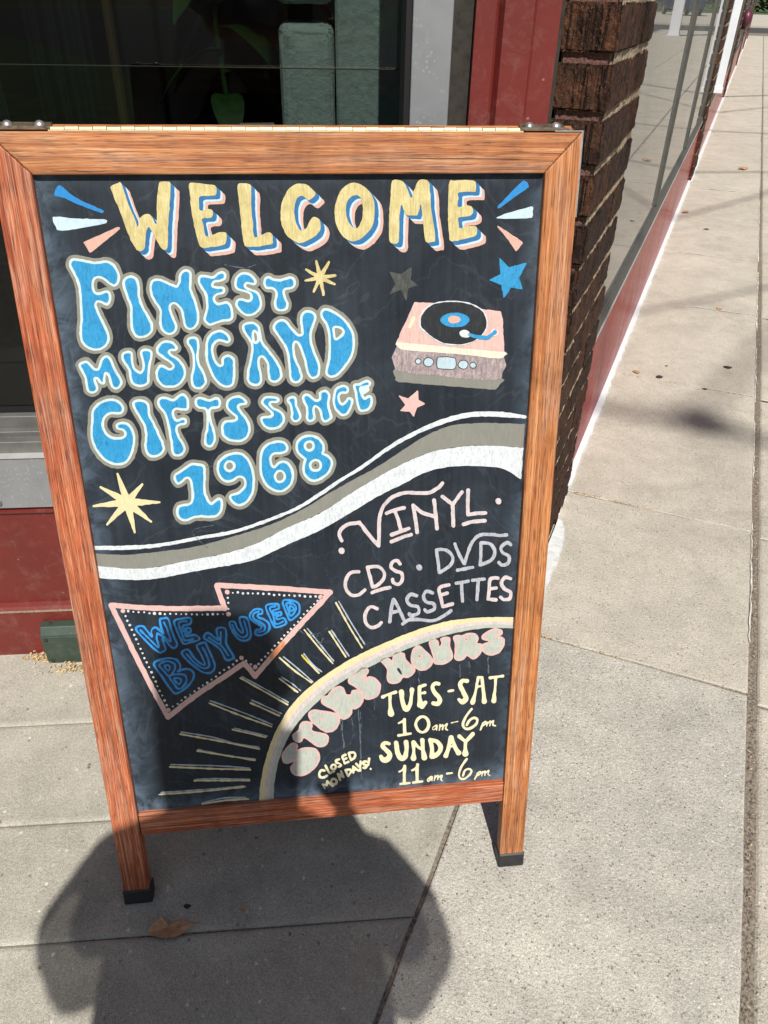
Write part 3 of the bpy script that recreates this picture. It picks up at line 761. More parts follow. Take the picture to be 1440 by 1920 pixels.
# ---- FINEST MUSIC AND GIFTS SINCE 1968
bub = field()
cF, cE, cM, cI, cN = (110, 470, 6.261), (320, 470, 6), (130, 610, 6), (340, 590, 7.2), (500, 560, 7.2)
cG, cT, cS, c1, c6 = (150, 720, 6), (350, 720, 7.2), (520, 690, 7.2), (310, 840, 8), (470, 790, 8)
BUB = [
 (cF, [(195,100),(290,115),(400,140),(470,140),(560,125),(640,165),(690,240),(710,310),(690,380),(650,410),(600,385),(540,335),(480,310),(425,325),(400,385),(405,440),(430,490),(490,500),(560,480),(595,500),(605,560),(590,615),(560,630),(500,600),(450,600),(435,650),(480,760),(550,900),(585,1000),(575,1080),(510,1145),(420,1160),(330,1130),(275,1060),(260,950),(270,800),(262,600),(250,450),(220,340),(170,240),(135,170),(150,115)], []),
 (cF, [(850,305),(910,330),(935,400),(940,520),(965,620),(1030,740),(1090,850),(1095,930),(1050,990),(960,1015),(900,985),(860,900),(855,780),(850,650),(800,520),(762,400),(775,340),(810,310)], []),
 (cE, [(-220,383),(-196,335),(-129,326),(-62,350),(15,388),(70,400),(100,350),(105,290),(130,240),(175,220),(220,245),(225,320),(220,400),(240,480),(285,600),(310,720),(305,800),(270,860),(210,880),(165,845),(145,760),(130,680),(80,610),(29,587),(-9,623),(5,700),(43,795),(62,853),(43,910),(-14,934),(-81,901),(-115,824),(-110,709),(-120,652),(-177,565),(-220,470)], []),
 (cE, [(330,290),(400,290),(480,295),(530,260),(580,240),(610,265),(610,310),(570,335),(500,345),(470,375),(480,405),(530,415),(580,415),(600,440),(585,475),(520,490),(490,520),(490,560),(520,595),(570,595),(630,580),(670,610),(690,680),(690,750),(650,780),(580,785),(500,810),(440,830),(390,790),(385,740),(410,660),(410,560),(395,490),(350,410),(320,350)], []),
 (cE, [(740,310),(790,260),(850,255),(920,290),(955,340),(945,375),(900,370),(860,360),(835,380),(845,415),(900,440),(970,470),(1010,540),(1015,610),(980,680),(910,720),(840,715),(780,670),(740,610),(755,555),(800,545),(850,560),(890,560),(910,520),(890,475),(820,450),(750,430),(730,380)], []),
 (cE, [(1070,310),(1110,300),(1160,325),(1230,330),(1310,310),(1350,300),(1390,330),(1390,390),(1350,420),(1290,430),(1270,470),(1290,540),(1315,600),(1300,650),(1240,670),(1190,650),(1175,590),(1190,500),(1180,450),(1140,420),(1080,415),(1055,370)], []),
 (cM, [(115,450),(150,415),(200,410),(240,450),(280,490),(330,490),(350,440),(370,380),(410,350),(450,365),(480,420),(520,510),(570,590),(590,640),(560,695),(520,710),(480,680),(460,610),(440,555),(405,540),(395,600),(385,650),(350,640),(320,600),(285,595),(290,640),(315,700),(300,740),(260,755),(215,735),(200,680),(185,600),(150,520)], []),
 (cM, [(605,320),(650,300),(700,310),(705,370),(715,450),(760,510),(800,535),(830,500),(835,420),(810,320),(830,280),(880,275),(925,300),(920,370),(900,450),(890,550),(885,640),(840,675),(780,680),(720,655),(695,600),(680,510),(640,440),(600,380)], []),
 (cM, [(1000,240),(1050,190),(1110,180),(1170,200),(1210,250),(1190,275),(1140,275),(1120,300),(1150,340),(1220,380),(1280,450),(1300,530),(1280,610),(1220,670),(1140,690),(1060,680),(1000,620),(980,550),(1000,480),(1040,455),(1080,470),(1120,490),(1160,485),(1175,455),(1150,420),(1090,380),(1020,330),(990,290)], []),
 (cI, [(95,330),(140,310),(200,320),(225,370),(225,470),(215,570),(235,670),(290,770),(330,880),(310,950),(250,990),(190,985),(150,930),(145,830),(170,720),(170,620),(160,520),(120,430),(90,380)], []),
 (cI, [(340,480),(350,360),(400,270),(480,225),(550,225),(620,270),(650,330),(630,370),(570,355),(500,345),(440,390),(415,470),(430,560),(470,650),(520,690),(560,670),(560,600),(600,560),(650,555),(700,590),(715,660),(715,760),(710,880),(680,950),(610,970),(530,940),(450,860),(390,740),(350,620)], []),
 (cI, [(840,140),(900,110),(980,115),(1040,160),(1060,250),(1080,350),(1130,430),(1220,540),(1310,680),(1350,800),(1330,870),(1260,905),(1200,880),(1180,800),(1170,680),(1130,590),(1080,560),(1045,600),(1045,700),(1070,800),(1075,890),(1040,940),(980,945),(920,920),(900,860),(905,760),(930,640),(955,520),(960,430),(940,360),(880,270),(840,200)], [[(975,215),(1010,230),(1035,270),(1042,330),(1020,375),(985,370),(970,320),(966,260)]]),
 (cN, [(100,360),(140,310),(200,290),(260,310),(310,370),(370,440),(430,490),(480,480),(480,410),(465,290),(480,210),(530,170),(600,180),(650,220),(650,290),(610,400),(590,500),(600,600),(640,720),(690,840),(710,950),(690,1040),(620,1070),(570,1030),(540,930),(510,800),(470,690),(430,600),(380,580),(360,640),(370,760),(410,880),(450,970),(470,1050),(440,1110),(380,1125),(330,1080),(315,980),(300,840),(280,700),(220,590),(150,490),(105,420)], []),
 (cN, [(740,190),(780,140),(840,150),(920,190),(1030,270),(1120,380),(1170,500),(1175,640),(1150,760),(1080,880),(1000,980),(930,1040),(860,1050),(810,1010),(810,950),(840,830),(850,700),(850,560),(835,420),(800,330),(750,260)], [[(905,390),(950,380),(1010,400),(1040,450),(1010,500),(940,545),(915,520),(905,450)]]),
 (cG, [(140,420),(145,310),(190,240),(270,190),(370,175),(440,205),(485,260),(475,310),(430,330),(350,325),(290,360),(260,420),(265,500),(310,570),(370,605),(440,610),(500,590),(510,545),(480,510),(430,500),(415,470),(440,445),(510,440),(570,480),(605,570),(610,650),(590,750),(550,840),(490,890),(400,900),(310,870),(230,800),(160,690),(130,560)], []),
 (cG, [(610,200),(670,185),(730,195),(770,240),(775,320),(800,390),(860,510),(920,640),(945,730),(900,790),(820,815),(760,780),(735,700),(745,600),(735,490),(690,400),(630,300),(605,240)], []),
 (cG, [(880,190),(920,155),(980,160),(1050,180),(1110,140),(1160,115),(1200,150),(1215,220),(1210,280),(1160,285),(1090,275),(1050,300),(1050,360),(1090,410),(1150,390),(1185,400),(1185,440),(1140,450),(1095,470),(1085,520),(1110,590),(1160,670),(1175,740),(1140,790),(1080,800),(1040,760),(1035,680),(1015,560),(990,440),(950,320),(895,250)], []),
 (cT, [(130,215),(175,185),(240,200),(310,220),(380,195),(430,200),(450,250),(430,310),(350,320),(315,345),(310,430),(330,530),(370,640),(380,740),(350,820),(300,840),(255,800),(255,700),(280,590),(285,480),(275,370),(245,325),(170,315),(130,280)], []),
 (cT, [(550,250),(590,195),(660,170),(730,175),(790,220),(800,260),(740,270),(695,290),(700,330),(750,400),(820,490),(850,590),(835,680),(780,745),(690,770),(590,755),(510,710),(480,620),(490,540),(540,500),(620,495),(670,480),(675,440),(620,390),(560,330)], []),
 (cT, [(1020,230),(1060,180),(1140,175),(1220,190),(1240,220),(1200,240),(1140,240),(1120,270),(1160,320),(1240,360),(1300,420),(1310,500),(1260,570),(1180,600),(1090,590),(1030,540),(1005,470),(1050,445),(1120,440),(1160,415),(1140,370),(1070,310),(1030,270)], []),
 (cS, [(145,420),(180,395),(230,395),(250,430),(260,510),(300,610),(310,660),(280,705),(230,715),(200,680),(200,600),(180,510),(150,450)], []),
 (cS, [(345,395),(380,360),(430,370),(490,420),(540,440),(575,410),(580,340),(620,310),(670,320),(700,360),(690,440),(690,530),(720,620),(725,670),(690,700),(640,720),(600,670),(590,600),(550,530),(500,520),(490,580),(500,660),(480,700),(430,710),(400,670),(405,600),(395,520),(360,450)], []),
 (cS, [(765,400),(780,310),(820,260),(880,240),(930,250),(955,290),(930,330),(880,330),(840,350),(825,400),(840,460),(880,490),(920,460),(950,410),(990,405),(1010,450),(990,530),(950,600),(900,635),(850,620),(790,550),(765,480)], []),
 (cS, [(1040,230),(1100,220),(1160,190),(1210,175),(1250,200),(1240,235),(1190,250),(1130,260),(1120,290),(1130,320),(1140,350),(1150,380),(1180,410),(1230,380),(1270,400),(1270,480),(1240,540),(1180,570),(1120,570),(1090,520),(1070,400),(1050,290)], []),
 (c1, [(150,400),(220,355),(310,290),(400,240),(480,245),(560,260),(590,310),(590,420),(585,560),(600,690),(640,790),(690,835),(740,800),(800,755),(840,780),(850,850),(835,930),(790,1000),(680,1030),(540,1025),(440,1030),(350,1070),(270,1080),(200,1030),(180,940),(210,870),(300,850),(390,820),(410,730),(405,620),(390,510),(350,450),(300,455),(240,510),(190,530),(150,480)], []),
 (c1, [(785,300),(800,220),(860,150),(960,95),(1080,75),(1170,100),(1250,190),(1300,310),(1325,430),(1325,560),(1300,680),(1240,780),(1170,840),(1090,855),(1010,810),(970,740),(1000,700),(1080,680),(1150,630),(1200,560),(1195,480),(1150,435),(1090,430),(1020,480),(940,500),(860,470),(800,390)], [ell(965, 270, 70, 72, 12)]),
 (c6, [(150,560),(165,460),(220,370),(310,320),(430,300),(510,325),(550,390),(530,440),(450,475),(370,475),(310,510),(300,590),(320,660),(360,680),(430,620),(500,600),(580,650),(630,750),(630,860),(590,960),(510,1025),(420,1045),(320,1020),(230,940),(170,830),(150,700)], [ell(438, 825, 72, 85, 12)]),
 (c6, [(690,380),(710,300),(790,235),(900,215),(1010,250),(1080,340),(1095,430),(1080,480),(1150,510),(1210,580),(1215,660),(1170,760),(1080,840),(970,890),(880,870),(810,790),(790,690),(810,610),(815,560),(740,500),(700,440)], [ell(880, 365, 68, 68, 12), ell(972, 658, 80, 80, 12)]),
]
for c_, P_, H_ in BUB:
    add_poly(bub, loc(c_, P_), holes=[loc(c_, h) for h in H_], k=3)
bub2 = bub.copy()
add_stroke(bub2, loc(cS, [(1145, 320), (1175, 305), (1205, 290)]), 3.0)
contour('grey_tan_halo', bub2, 8.2, Z[1], M['p_tan'], chalk)
sh = swept(bub, [(0, 0), (1.2, 1.0)])
contour('pale_outline', bub2, 2.3, Z[2], M['p_rim'], chalk)
contour('blue_bubble_letter', bub, -2.4, Z[3], M['p_sky'], chalk)

# ---- stars
def rays(F, c, tips, r0, r1):
    for t in tips: add_stroke(F, [(c[0], c[1], r0), (t[0], t[1], r1)], sm=False)
f = field()
cA = (500, 320, 2.667)
rays(f, loc(cA, [(267, 535)])[0], loc(cA, [(248,452),(312,456),(343,524),(340,568),(285,620),(235,605),(194,550),(197,494)]), 4.6, 2.2)
contour('small_gold_star', f, 0, Z[1], M['p_gold'], chalk)
f = field()
cB = (120, 680, 2.4)
rays(f, loc(cB, [(285, 628)])[0], loc(cB, [(241,500),(352,547),(430,628),(391,715),(318,763),(194,728),(133,645),(165,560)]), 8.5, 2.0)
contour('pale_yellow_star', f, 0, Z[1], M['p_paleyel'], chalk)
f = field(); add_poly(f, loc(cA, [(612,505),(672,517),(725,480),(721,545),(757,573),(710,588),(697,650),(670,595),(613,620),(643,565)]), sm=False)
contour('faded_star', f, 0, Z[1], M['p_faded'], chalk)
f = field(); add_poly(f, loc(cA, [(1165,440),(1210,484),(1298,462),(1260,535),(1278,592),(1222,582),(1185,636),(1175,570),(1114,547),(1172,518)]), sm=False)
contour('blue_star', f, .8, Z[1], M['p_sky'], chalk)
f = field(); add_poly(f, [(783,733),(784,750),(796,757),(781,763.5),(775.5,780),(768,770.5),(751,770),(761,759.4),(749,742.5),(765,748)], sm=False)
contour('pink_star', f, 1.0, Z[1], M['p_pink'], chalk)

# ---- the wave
def band(F, top, bot):
    add_poly(F, [tuple(p) for p in smooth(top, False)] + [tuple(p) for p in smooth(bot, False)][::-1], sm=False)
gt = [(179,1038),(237,1040),(299,1034),(370,1024),(453,1001),(516,980),(578,949),(605,932),(661,900),(711,873),(767,836),(808,812),(850,797),(905,793),(984,795)]
gb = [(181,1061),(241,1066),(287,1064),(353,1051),(420,1038),(478,1020),(537,990),(600,962),(669,918),(739,877.5),(780,858),(822,844),(878,836),(933,836),(981,840)]
wb = [(187,1083),(213,1086),(263,1087),(310,1082),(370,1070),(428,1060),(478,1049),(537,1022),(600,994),(656,962),(706,932),(756,907),(794,887),(836,876),(878,873),(919,875),(947,880),(977,899)]
f = field(); band(f, gt, gb); contour('grey_wave_band', f, 0, Z[1], M['p_grey'], chalk)
f = field(); band(f, gb, wb); contour('white_wave_band', f, 0, Z[2], M['p_white'], chalk)
f = field()
add_stroke(f, [(178,1027,3.6),(232,1027,4),(299,1022,3.4),(370,1009,3.2),(437,997,3.2),(495,978,3),(557,953,3),(605,923,3.4),(639,900,3),(678,876,3),(733,837,3.6),(778,812,3.8),(822,793,4.6),(867,780,4.6),(906,776,4.8),(947,777.5,4.6),(984,781.5,3)])
contour('white_wave_line', f, 0, Z[1], M['p_white'], chalk)

# ---- VINYL / CDS . DVDS / CASSETTES
cV = (600, 740, 3.6)
f = field(); g = field()
def S_(F, pts, r=3.5, c=cV): add_stroke(F, loc(c, pts), r)
for p_ in ([(148,985),(130,945),(145,905),(190,875),(265,862)], [(265,862),(330,945),(395,1020)], [(395,1020),(398,930),(402,830),(430,750),(490,690),(570,663),(660,663),(740,660),(800,625),(826,597)],
           [(450,800),(510,777),(568,764)], [(505,785),(530,850),(545,920)], [(485,945),(545,922),(600,903)], [(482,992),(550,965),(613,944)],
           [(655,928),(645,850),(630,747)], [(630,747),(690,795),(770,820)], [(770,712),(780,810),(790,903)],
           [(828,687),(868,720),(895,740)], [(958,657),(900,735)], [(895,740),(900,883)], [(1000,645),(997,740),(1000,808)], [(1000,810),(1060,800),(1116,798)], [(968,875),(1030,857),(1112,850)]): S_(f, p_)
add_stroke(f, loc(cV, [(1203, 716), (1203, 720)]), 5.3, sm=False); add_stroke(f, loc(cV, [(145, 1052), (146, 1055)]), 5.6, sm=False)
for p_ in ([(262,1195),(210,1200),(175,1250),(175,1310),(210,1350),(260,1350),(303,1317)], [(320,1167),(335,1220),(353,1295)], [(320,1165),(390,1160),(430,1195),(430,1240),(390,1285),(355,1298)], [(352,1335),(410,1315),(472,1301)],
           [(540,1142),(520,1120),(490,1130),(480,1165),(510,1190),(550,1205),(555,1250),(530,1280),(497,1268),(490,1247)]): S_(f, p_, 3.2)
for p_ in ([(385,1445),(340,1432),(305,1480),(310,1540),(345,1570),(390,1560),(413,1537)], [(870,1282),(805,1305),(815,1370),(828,1428)], [(828,1430),(893,1412)], [(815,1353),(858,1338)],
           [(1200,1237),(1150,1242),(1142,1310),(1135,1378)], [(1135,1380),(1188,1385)], [(1145,1310),(1188,1305)], [(1288,1242),(1250,1232),(1225,1270),(1245,1310),(1285,1335),(1280,1375),(1240,1382),(1220,1367)]): S_(f, p_, 3.2)
contour('pink_white_letter', f, 0, Z[1], M['p_pinkw'], chalk)
add_stroke(g, loc(cV, [(670, 1164), (670, 1167)]), 5.6, sm=False)
for p_ in ([(785,1047),(795,1120),(805,1197)], [(785,1045),(850,1048),(895,1095),(880,1150),(808,1198)], [(910,1007),(940,1080),(972,1138)], [(975,1140),(1000,1060),(1030,990),(1080,947),(1150,942),(1210,950),(1260,945)], [(927,1183),(1030,1164)],
           [(1085,1002),(1085,1080),(1080,1148)], [(1087,1000),(1150,1008),(1180,1060),(1155,1115),(1082,1148)], [(1288,1012),(1260,997),(1222,1030),(1232,1065),(1275,1090),(1270,1135),(1230,1150),(1207,1132)],
           [(470,1532),(480,1450),(495,1382)], [(497,1382),(530,1440),(570,1528)], [(475,1472),(525,1460)], [(557,1547),(600,1520),(680,1517),(760,1525),(830,1495),(883,1457)],
           [(653,1357),(610,1347),(585,1385),(610,1420),(660,1430),(665,1470),(620,1490),(602,1480)], [(758,1337),(715,1327),(697,1365),(720,1400),(765,1410),(770,1445),(725,1465),(707,1450)],
           [(917,1272),(1000,1257)], [(955,1267),(960,1393)], [(1030,1252),(1108,1242)], [(1068,1250),(1058,1383)]): S_(g, p_, 3.1)
contour('grey_white_letter', g, 0, Z[2], M['p_greyw'], chalk)

# ---- the arrow: WE BUY USED
cW = (180, 1080, 3)
f = field()
for p_ in ([(85,163),(250,177),(450,183),(600,182),(726,180)], [(726,180),(700,115),(680,54)], [(680,52),(850,60),(1000,68),(1318,91)], [(1318,91),(1180,240),(1060,372),(895,563)], [(895,563),(860,520),(832,490)], [(832,490),(700,580),(560,672),(405,793)], [(405,793),(290,580),(190,380),(85,163)]):
    add_stroke(f, loc(cW, p_), 4.9)
contour('pink_arrow_outline', f, 0, Z[1], M['p_pink'], chalk)
f = field(); add_stroke(f, loc(cW, [(1052,380),(1020,418),(990,452)]), 5.0)
contour('orange_smudge', f, 0, Z[2], M['p_orange'], chalk)
f = field(); g = field()
big = loc(cW, [(152,196),(745,214),(738,90),(1263,118),(895,512),(818,460),(407,752)])
cnt = [19, 3, 17, 19, 2, 16, 20]
for k in range(7):
    a, b = big[k], big[(k + 1) % 7]
    add_stroke(g, [(a[0], a[1]), (a[0] + .3, a[1])], 4.2, sm=False)
    for i in range(1, cnt[k] + 1):
        t = i / (cnt[k] + 1)
        x = a[0] + (b[0] - a[0]) * t + random.uniform(-.8, .8); y = a[1] + (b[1] - a[1]) * t + random.uniform(-.8, .8)
        if k == 0: y += 3 * math.sin(math.pi * t)
        add_stroke(f, [(x, y), (x + .4, y + .2)], random.uniform(1.7, 2.3), sm=False)
contour('small_white_dots', f, 0, Z[1], M['p_white'], chalk, False)
contour('large_pink_dot', g, 0, Z[1], M['p_pink'], chalk)
cX, cY = (240, 1110, 8), (380, 1100, 7.2)
OUT = [(cX, [(120,555),(215,505),(290,580),(360,670),(350,600),(370,545),(430,535),(530,620),(490,500),(482,410),(520,395),(600,395),(640,520),(690,670),(735,770),(720,825),(670,835),(600,770),(520,690),(545,790),(565,855),(520,890),(460,900),(300,760)]),
       (cX, [(695,435),(800,400),(930,385),(950,440),(920,480),(830,500),(830,550),(900,535),(940,550),(930,600),(860,620),(880,660),(1000,640),(1070,690),(1050,720),(930,755),(840,775),(800,720),(740,590)]),
       (cX, [(390,1080),(500,1010),(620,990),(720,1010),(780,1080),(780,1150),(748,1190),(850,1150),(950,1170),(990,1250),(940,1360),(850,1450),(720,1520),(640,1450),(520,1280)]),
       (cX, [(805,910),(900,860),(990,980),(1080,1060),(1140,1090),(1150,1060),(1080,900),(1030,800),(1150,755),(1180,800),(1250,950),(1300,1080),(1290,1160),(1230,1210),(1130,1200),(1020,1130),(900,1030)]),
       (cY, [(20,690),(70,620),(210,715),(195,640),(195,560),(300,560),(320,640),(320,770),(420,940),(400,970),(320,985),(240,850),(130,760)]),
       (cY, [(360,485),(425,470),(470,560),(530,620),(545,590),(495,430),(560,410),(610,440),(640,560),(650,650),(620,710),(550,725),(470,690),(400,590)]),
       (cY, [(800,310),(720,300),(650,350),(640,420),(700,480),(790,530),(780,570),(720,580),(715,640),(780,655),(860,620),(900,560),(890,490),(830,440),(750,410),(750,370),(800,360)]),
       (cY, [(855,255),(1000,230),(1030,270),(1020,300),(950,320),(960,350),(1050,340),(1060,380),(1000,400),(1010,440),(1090,420),(1130,480),(1100,515),(1000,545),(960,520),(900,400)]),
       (cY, [(1080,195),(1200,185),(1290,220),(1310,300),(1290,370),(1190,450),(1150,400)])]
INN = [(cX, [(185,570),(320,700),(460,830),(430,690),(440,620)], 0), (cX, [(440,615),(540,670),(640,740),(590,560),(540,450)], 0),
       (cX, [(880,435),(760,460),(800,590),(850,720),(980,700)], 0), (cX, [(800,590),(880,580)], 0),
       (cX, [(470,1090),(580,1035),(680,1060),(710,1110),(690,1180),(620,1260),(550,1190)], 1), (cX, [(620,1260),(740,1230),(850,1240),(880,1310),(840,1400),(760,1450),(690,1370)], 1),
       (cX, [(550,1110),(600,1095),(630,1130),(600,1180)], 1), (cX, [(690,1300),(750,1285),(800,1320),(760,1380)], 1),
       (cX, [(880,925),(990,1050),(1130,1140),(1210,1120),(1220,1070),(1180,940),(1120,830)], 0),
       (cY, [(80,680),(160,735),(240,780)], 0), (cY, [(245,610),(242,780)], 0), (cY, [(240,780),(290,840),(345,925)], 0),
       (cY, [(400,510),(450,620),(530,680),(590,660),(600,600),(560,460)], 0),
       (cY, [(760,330),(690,360),(690,430),(780,480),(840,530),(830,590),(760,610)], 0),
       (cY, [(980,265),(905,285),(950,385),(990,500),(1080,470)], 0), (cY, [(950,385),(1010,365)], 0),
       (cY, [(1130,225),(1220,230),(1260,280),(1240,340),(1190,390),(1150,300)], 1), (cY, [(1180,260),(1230,290),(1190,330)], 1)]
f = field(); g = field()
for c_, P_ in OUT:
    add_poly(f, loc(c_, P_), k=3)
    add_stroke(g, loc(c_, P_), 1.9, closed=True)
for c_, P_, cl in INN: add_stroke(g, loc(c_, P_), 1.8, closed=bool(cl))
contour('navy_letter_ground', f, 3.2, Z[1], M['p_navy'], chalk)
contour('neon_blue_letter', g, 0, Z[2], M['p_neon'], chalk)

# ---- sun rays round the arch
cR, cQ = (180, 1080, 3), (460, 1140, 2.667)
RAY = [(None, [(630,1130),(655,1175),(679,1214)], [(635,1127),(660,1170),(684,1208)]),
       (cQ, [(420,118),(502,243)], [(431,111),(518,240)]), (cQ, [(295,108),(370,200),(438,277)], [(310,102),(385,195),(442,265)]),
       (cQ, [(283,235),(368,325)], [(293,229),(340,285),(382,318)]), (cQ, [(170,247),(250,315),(330,372)], [(190,243),(260,300),(338,370)]), (cQ, [(170,352),(262,420)], [(180,345),(230,375),(275,412)]),
       (cR, [(812,572),(950,650),(1078,722)], [(820,565),(960,640),(1082,710)]), (cR, [(868,712),(1032,785)], [(875,697),(960,735),(1042,773)]), (cR, [(635,713),(810,782),(988,846)], [(640,700),(820,765),(992,835)]),
       (cR, [(768,862),(955,906)], [(780,855),(963,900)]), (cR, [(475,888),(680,925),(920,972)], [(480,877),(650,905),(780,940),(918,962)]), (cR, [(570,982),(740,1010),(895,1035)], [(575,975),(720,1005),(897,1030)]),
       (cR, [(415,1072),(640,1082),(868,1088)], [(420,1060),(560,1064),(700,1068),(865,1080)]), (cR, [(555,1150),(862,1148)], [(565,1143),(700,1139),(860,1143)]), (cR, [(355,1228),(600,1210),(842,1183)], [(365,1218),(640,1198),(830,1180)]), (cR, [(595,1282),(720,1262),(860,1253)], [(600,1275),(720,1248),(840,1245)])]
f = field(); g = field()
for c_, a, b in RAY:
    add_stroke(f, loc(c_, a) if c_ else a, 1.55); add_stroke(g, loc(c_, b) if c_ else b, 1.2)
contour('cream_sun_ray', f, 0, Z[2], M['p_paleyel'], chalk)
contour('pale_blue_sun_ray', g, 0, Z[1], M['p_rayp'], chalk)
f = field(); add_stroke(f, loc(cQ, [(284,236),(300,254),(318,272)]), 1.9); contour('bright_yellow_touch', f, 0, Z[3], M['p_brightyel'], chalk)

# ---- the arch and STORE HOURS
ao = loc(cQ, [(70,968),(75,880),(95,780),(125,680),(165,590),(215,505),(270,440),(350,370),(450,300),(560,235),(680,180),(800,130),(930,85),(1060,57),(1200,45),(1338,45)])
ai = loc(cQ, [(143,968),(145,880),(160,790),(190,700),(230,620),(290,540),(360,470),(450,390),(560,325),(690,260),(810,205),(930,160),(1060,122),(1200,100),(1338,102)])
so, si_ = smooth(ao, False, 4), smooth(ai, False, 4)
def resamp(P, n=60):
    L = np.concatenate([[0], np.cumsum(np.hypot(*np.diff(P, axis=0).T))]); t = np.linspace(0, L[-1], n)
    return np.stack([np.interp(t, L, P[:, 0]), np.interp(t, L, P[:, 1])], 1)
so, si_ = resamp(so), resamp(si_)
def arc_band(a, b):
    F = field()
    add_poly(F, [tuple(p) for p in so + (si_ - so) * a] + [tuple(p) for p in (so + (si_ - so) * b)[::-1]], sm=False); return F
contour('sage_arch_band', arc_band(.52, 1), 0, Z[1], M['p_sage'], chalk)
contour('pink_arch_band', arc_band(.33, .68), 0, Z[2], M['p_pinkw'], chalk)
contour('yellow_arch_band', arc_band(0, .40), 0, Z[3], M['p_paleyel'], chalk)
cH1, cH2, cH3 = (510, 1300, 8), (580, 1220, 8), (710, 1160, 5.76)
SH = [(cH1, [(385,780),(350,745),(290,750),(220,810),(160,890),(150,960),(170,1030),(230,1055),(300,1035),(382,990),(310,1060),(275,1120),(300,1190),(370,1235),(470,1230),(580,1180),(660,1100),(710,1010),(715,930),(680,860),(610,815),(520,810),(430,830),(348,852),(380,820)]),
      (cH1, [(305,640),(330,600),(400,550),(415,480),(450,430),(510,415),(580,440),(605,490),(595,540),(640,575),(760,590),(830,630),(850,690),(820,770),(750,805),(660,790),(580,730),(480,665),(450,710),(400,735),(340,710)]),
      (cH1, [(545,330),(570,270),(640,240),(740,260),(870,275),(970,310),(1015,380),(1000,470),(940,550),(860,585),(780,570),(680,500),(590,420)]),
      (cH2, [(180,730),(215,680),(275,670),(310,610),(380,550),(460,530),(520,570),(550,650),(590,660),(625,652),(640,600),(700,590),(760,600),(800,660),(810,740),(770,820),(690,875),(640,870),(640,930),(590,1000),(520,1030),(460,1010),(420,940),(360,890),(260,840),(190,790)]),
      (cH2, [(580,440),(610,390),(700,340),(750,280),(820,250),(880,280),(885,320),(850,370),(830,455),(870,400),(920,390),(1000,420),(1060,500),(1070,580),(1030,670),(950,720),(870,735),(810,700),(780,640),(740,580),(650,520),(595,490)]),
      (cH3, [(20,455),(60,425),(110,425),(150,465),(160,390),(200,365),(270,370),(290,430),(340,490),(390,540),(380,590),(320,635),(265,635),(220,690),(150,700),(95,670),(90,560),(60,500)]),
      (cH3, [(350,430),(360,350),(400,300),(450,295),(510,350),(570,410),(580,480),(530,540),(460,560),(400,530),(360,490)]),
      (cH3, [(545,250),(590,220),(640,240),(655,300),(680,265),(665,215),(720,195),(770,210),(770,290),(800,380),(790,440),(720,485),(660,495),(600,480),(585,400),(555,310)]),
      (cH3, [(805,200),(850,175),(900,182),(960,155),(1040,160),(1080,210),(1060,265),(1110,275),(1110,350),(1060,420),(1010,435),(955,400),(920,440),(870,455),(820,430),(820,350),(825,270)]),
      (cH3, [(1335,165),(1330,125),(1270,105),(1180,130),(1120,180),(1120,220),(1190,245),(1120,280),(1110,320),(1150,375),(1220,395),(1290,370),(1350,300),(1360,230),(1330,195),(1275,185),(1310,183)])]
f = field()
for c_, P_ in SH: add_poly(f, loc(c_, P_), k=3)
contour('pink_letter_rim', f, .6, Z[1], M['p_pink'], chalk)
contour('sage_bubble_letter', f, -3.1, Z[2], M['p_sage'], chalk)
g = field(); h = field()
for p_ in ([(765,390),(820,377),(852,400),(832,450)],): add_stroke(g, loc(cH2, p_), 1.4)
for q, c_ in (((745,380), cH1), ((395,695), cH2), ((440,400), cH3), ((945,220), cH3)):
    add_poly(g, loc(c_, ell(q[0], q[1], 26, 24, 10)), k=2)
    add_poly(h, loc(c_, ell(q[0], q[1], 9, 5, 8)), k=2)
contour('pink_counter', g, 0, Z[3], M['p_pink'], chalk)
add_poly(h, loc(cH3, [(195,540),(215,525),(240,560),(252,603),(238,598),(215,575)]), k=2)
contour('letter_counter', h, 0, Z[4], M['p_black'], chalk)

# ---- opening hours
cU, cZ = (700, 1250, 5.538), (700, 1360, 5.538)
f = field()
def U(pts, c=cU, r=13, closed=False): add_stroke(f, loc(c, [p if len(p) > 2 else (p[0], p[1], r) for p in pts]), closed=closed)
U([(98,312,19),(150,287,12),(233,262,16)]); U([(170,290,18),(175,400,16),(184,485,34)])
U([(290,262,28),(302,350,22),(325,425,28),(352,438,26),(385,380,22),(395,300,18),(400,238,25)])
U([(480,210,20),(478,300,20),(488,395,34)]); U([(480,207,15),(542,188,15)]); U([(490,275,10),(533,268,16)]); U([(500,408,28),(542,368,20)])
U([(678,178,20),(645,172,20),(612,205,20),(635,265,22),(688,330,26),(672,380,24),(622,378,20)])
U([(778,253,14),(828,245,14)])
U([(970,148,22),(925,145,22),(902,190,24),(935,265,24),(962,325,27),(925,362,27),(888,340,18)])
U([(1088,112,15),(1060,260,14),(1032,368,25)]); U([(1128,112,15),(1142,260,17),(1152,360,26)]); U([(1088,108,12),(1130,108,14)]); U([(1070,205,9),(1140,196,9)])
U([(1212,114,16),(1270,105,12),(1343,95,16)]); U([(1270,112,16),(1262,240,14),(1250,353,26)])
U([(262,585,9),(295,568,9),(322,542,11)]); U([(322,545,16),(322,620,16),(325,695,17)]); U([(262,712,14),(325,702,12),(388,693,14)])
U([(440,600,17),(460,545,15),(500,518,13),(545,528,14),(575,580,17),(560,645,16),(515,680,13),(468,660,15)], closed=True)
U([(655,605),(618,630),(622,655),(650,635),(662,608),(655,655)], r=7); U([(692,600),(685,660)], r=7); U([(692,625),(722,600),(716,652)], r=7); U([(722,625),(765,592),(750,640),(770,656)], r=7)
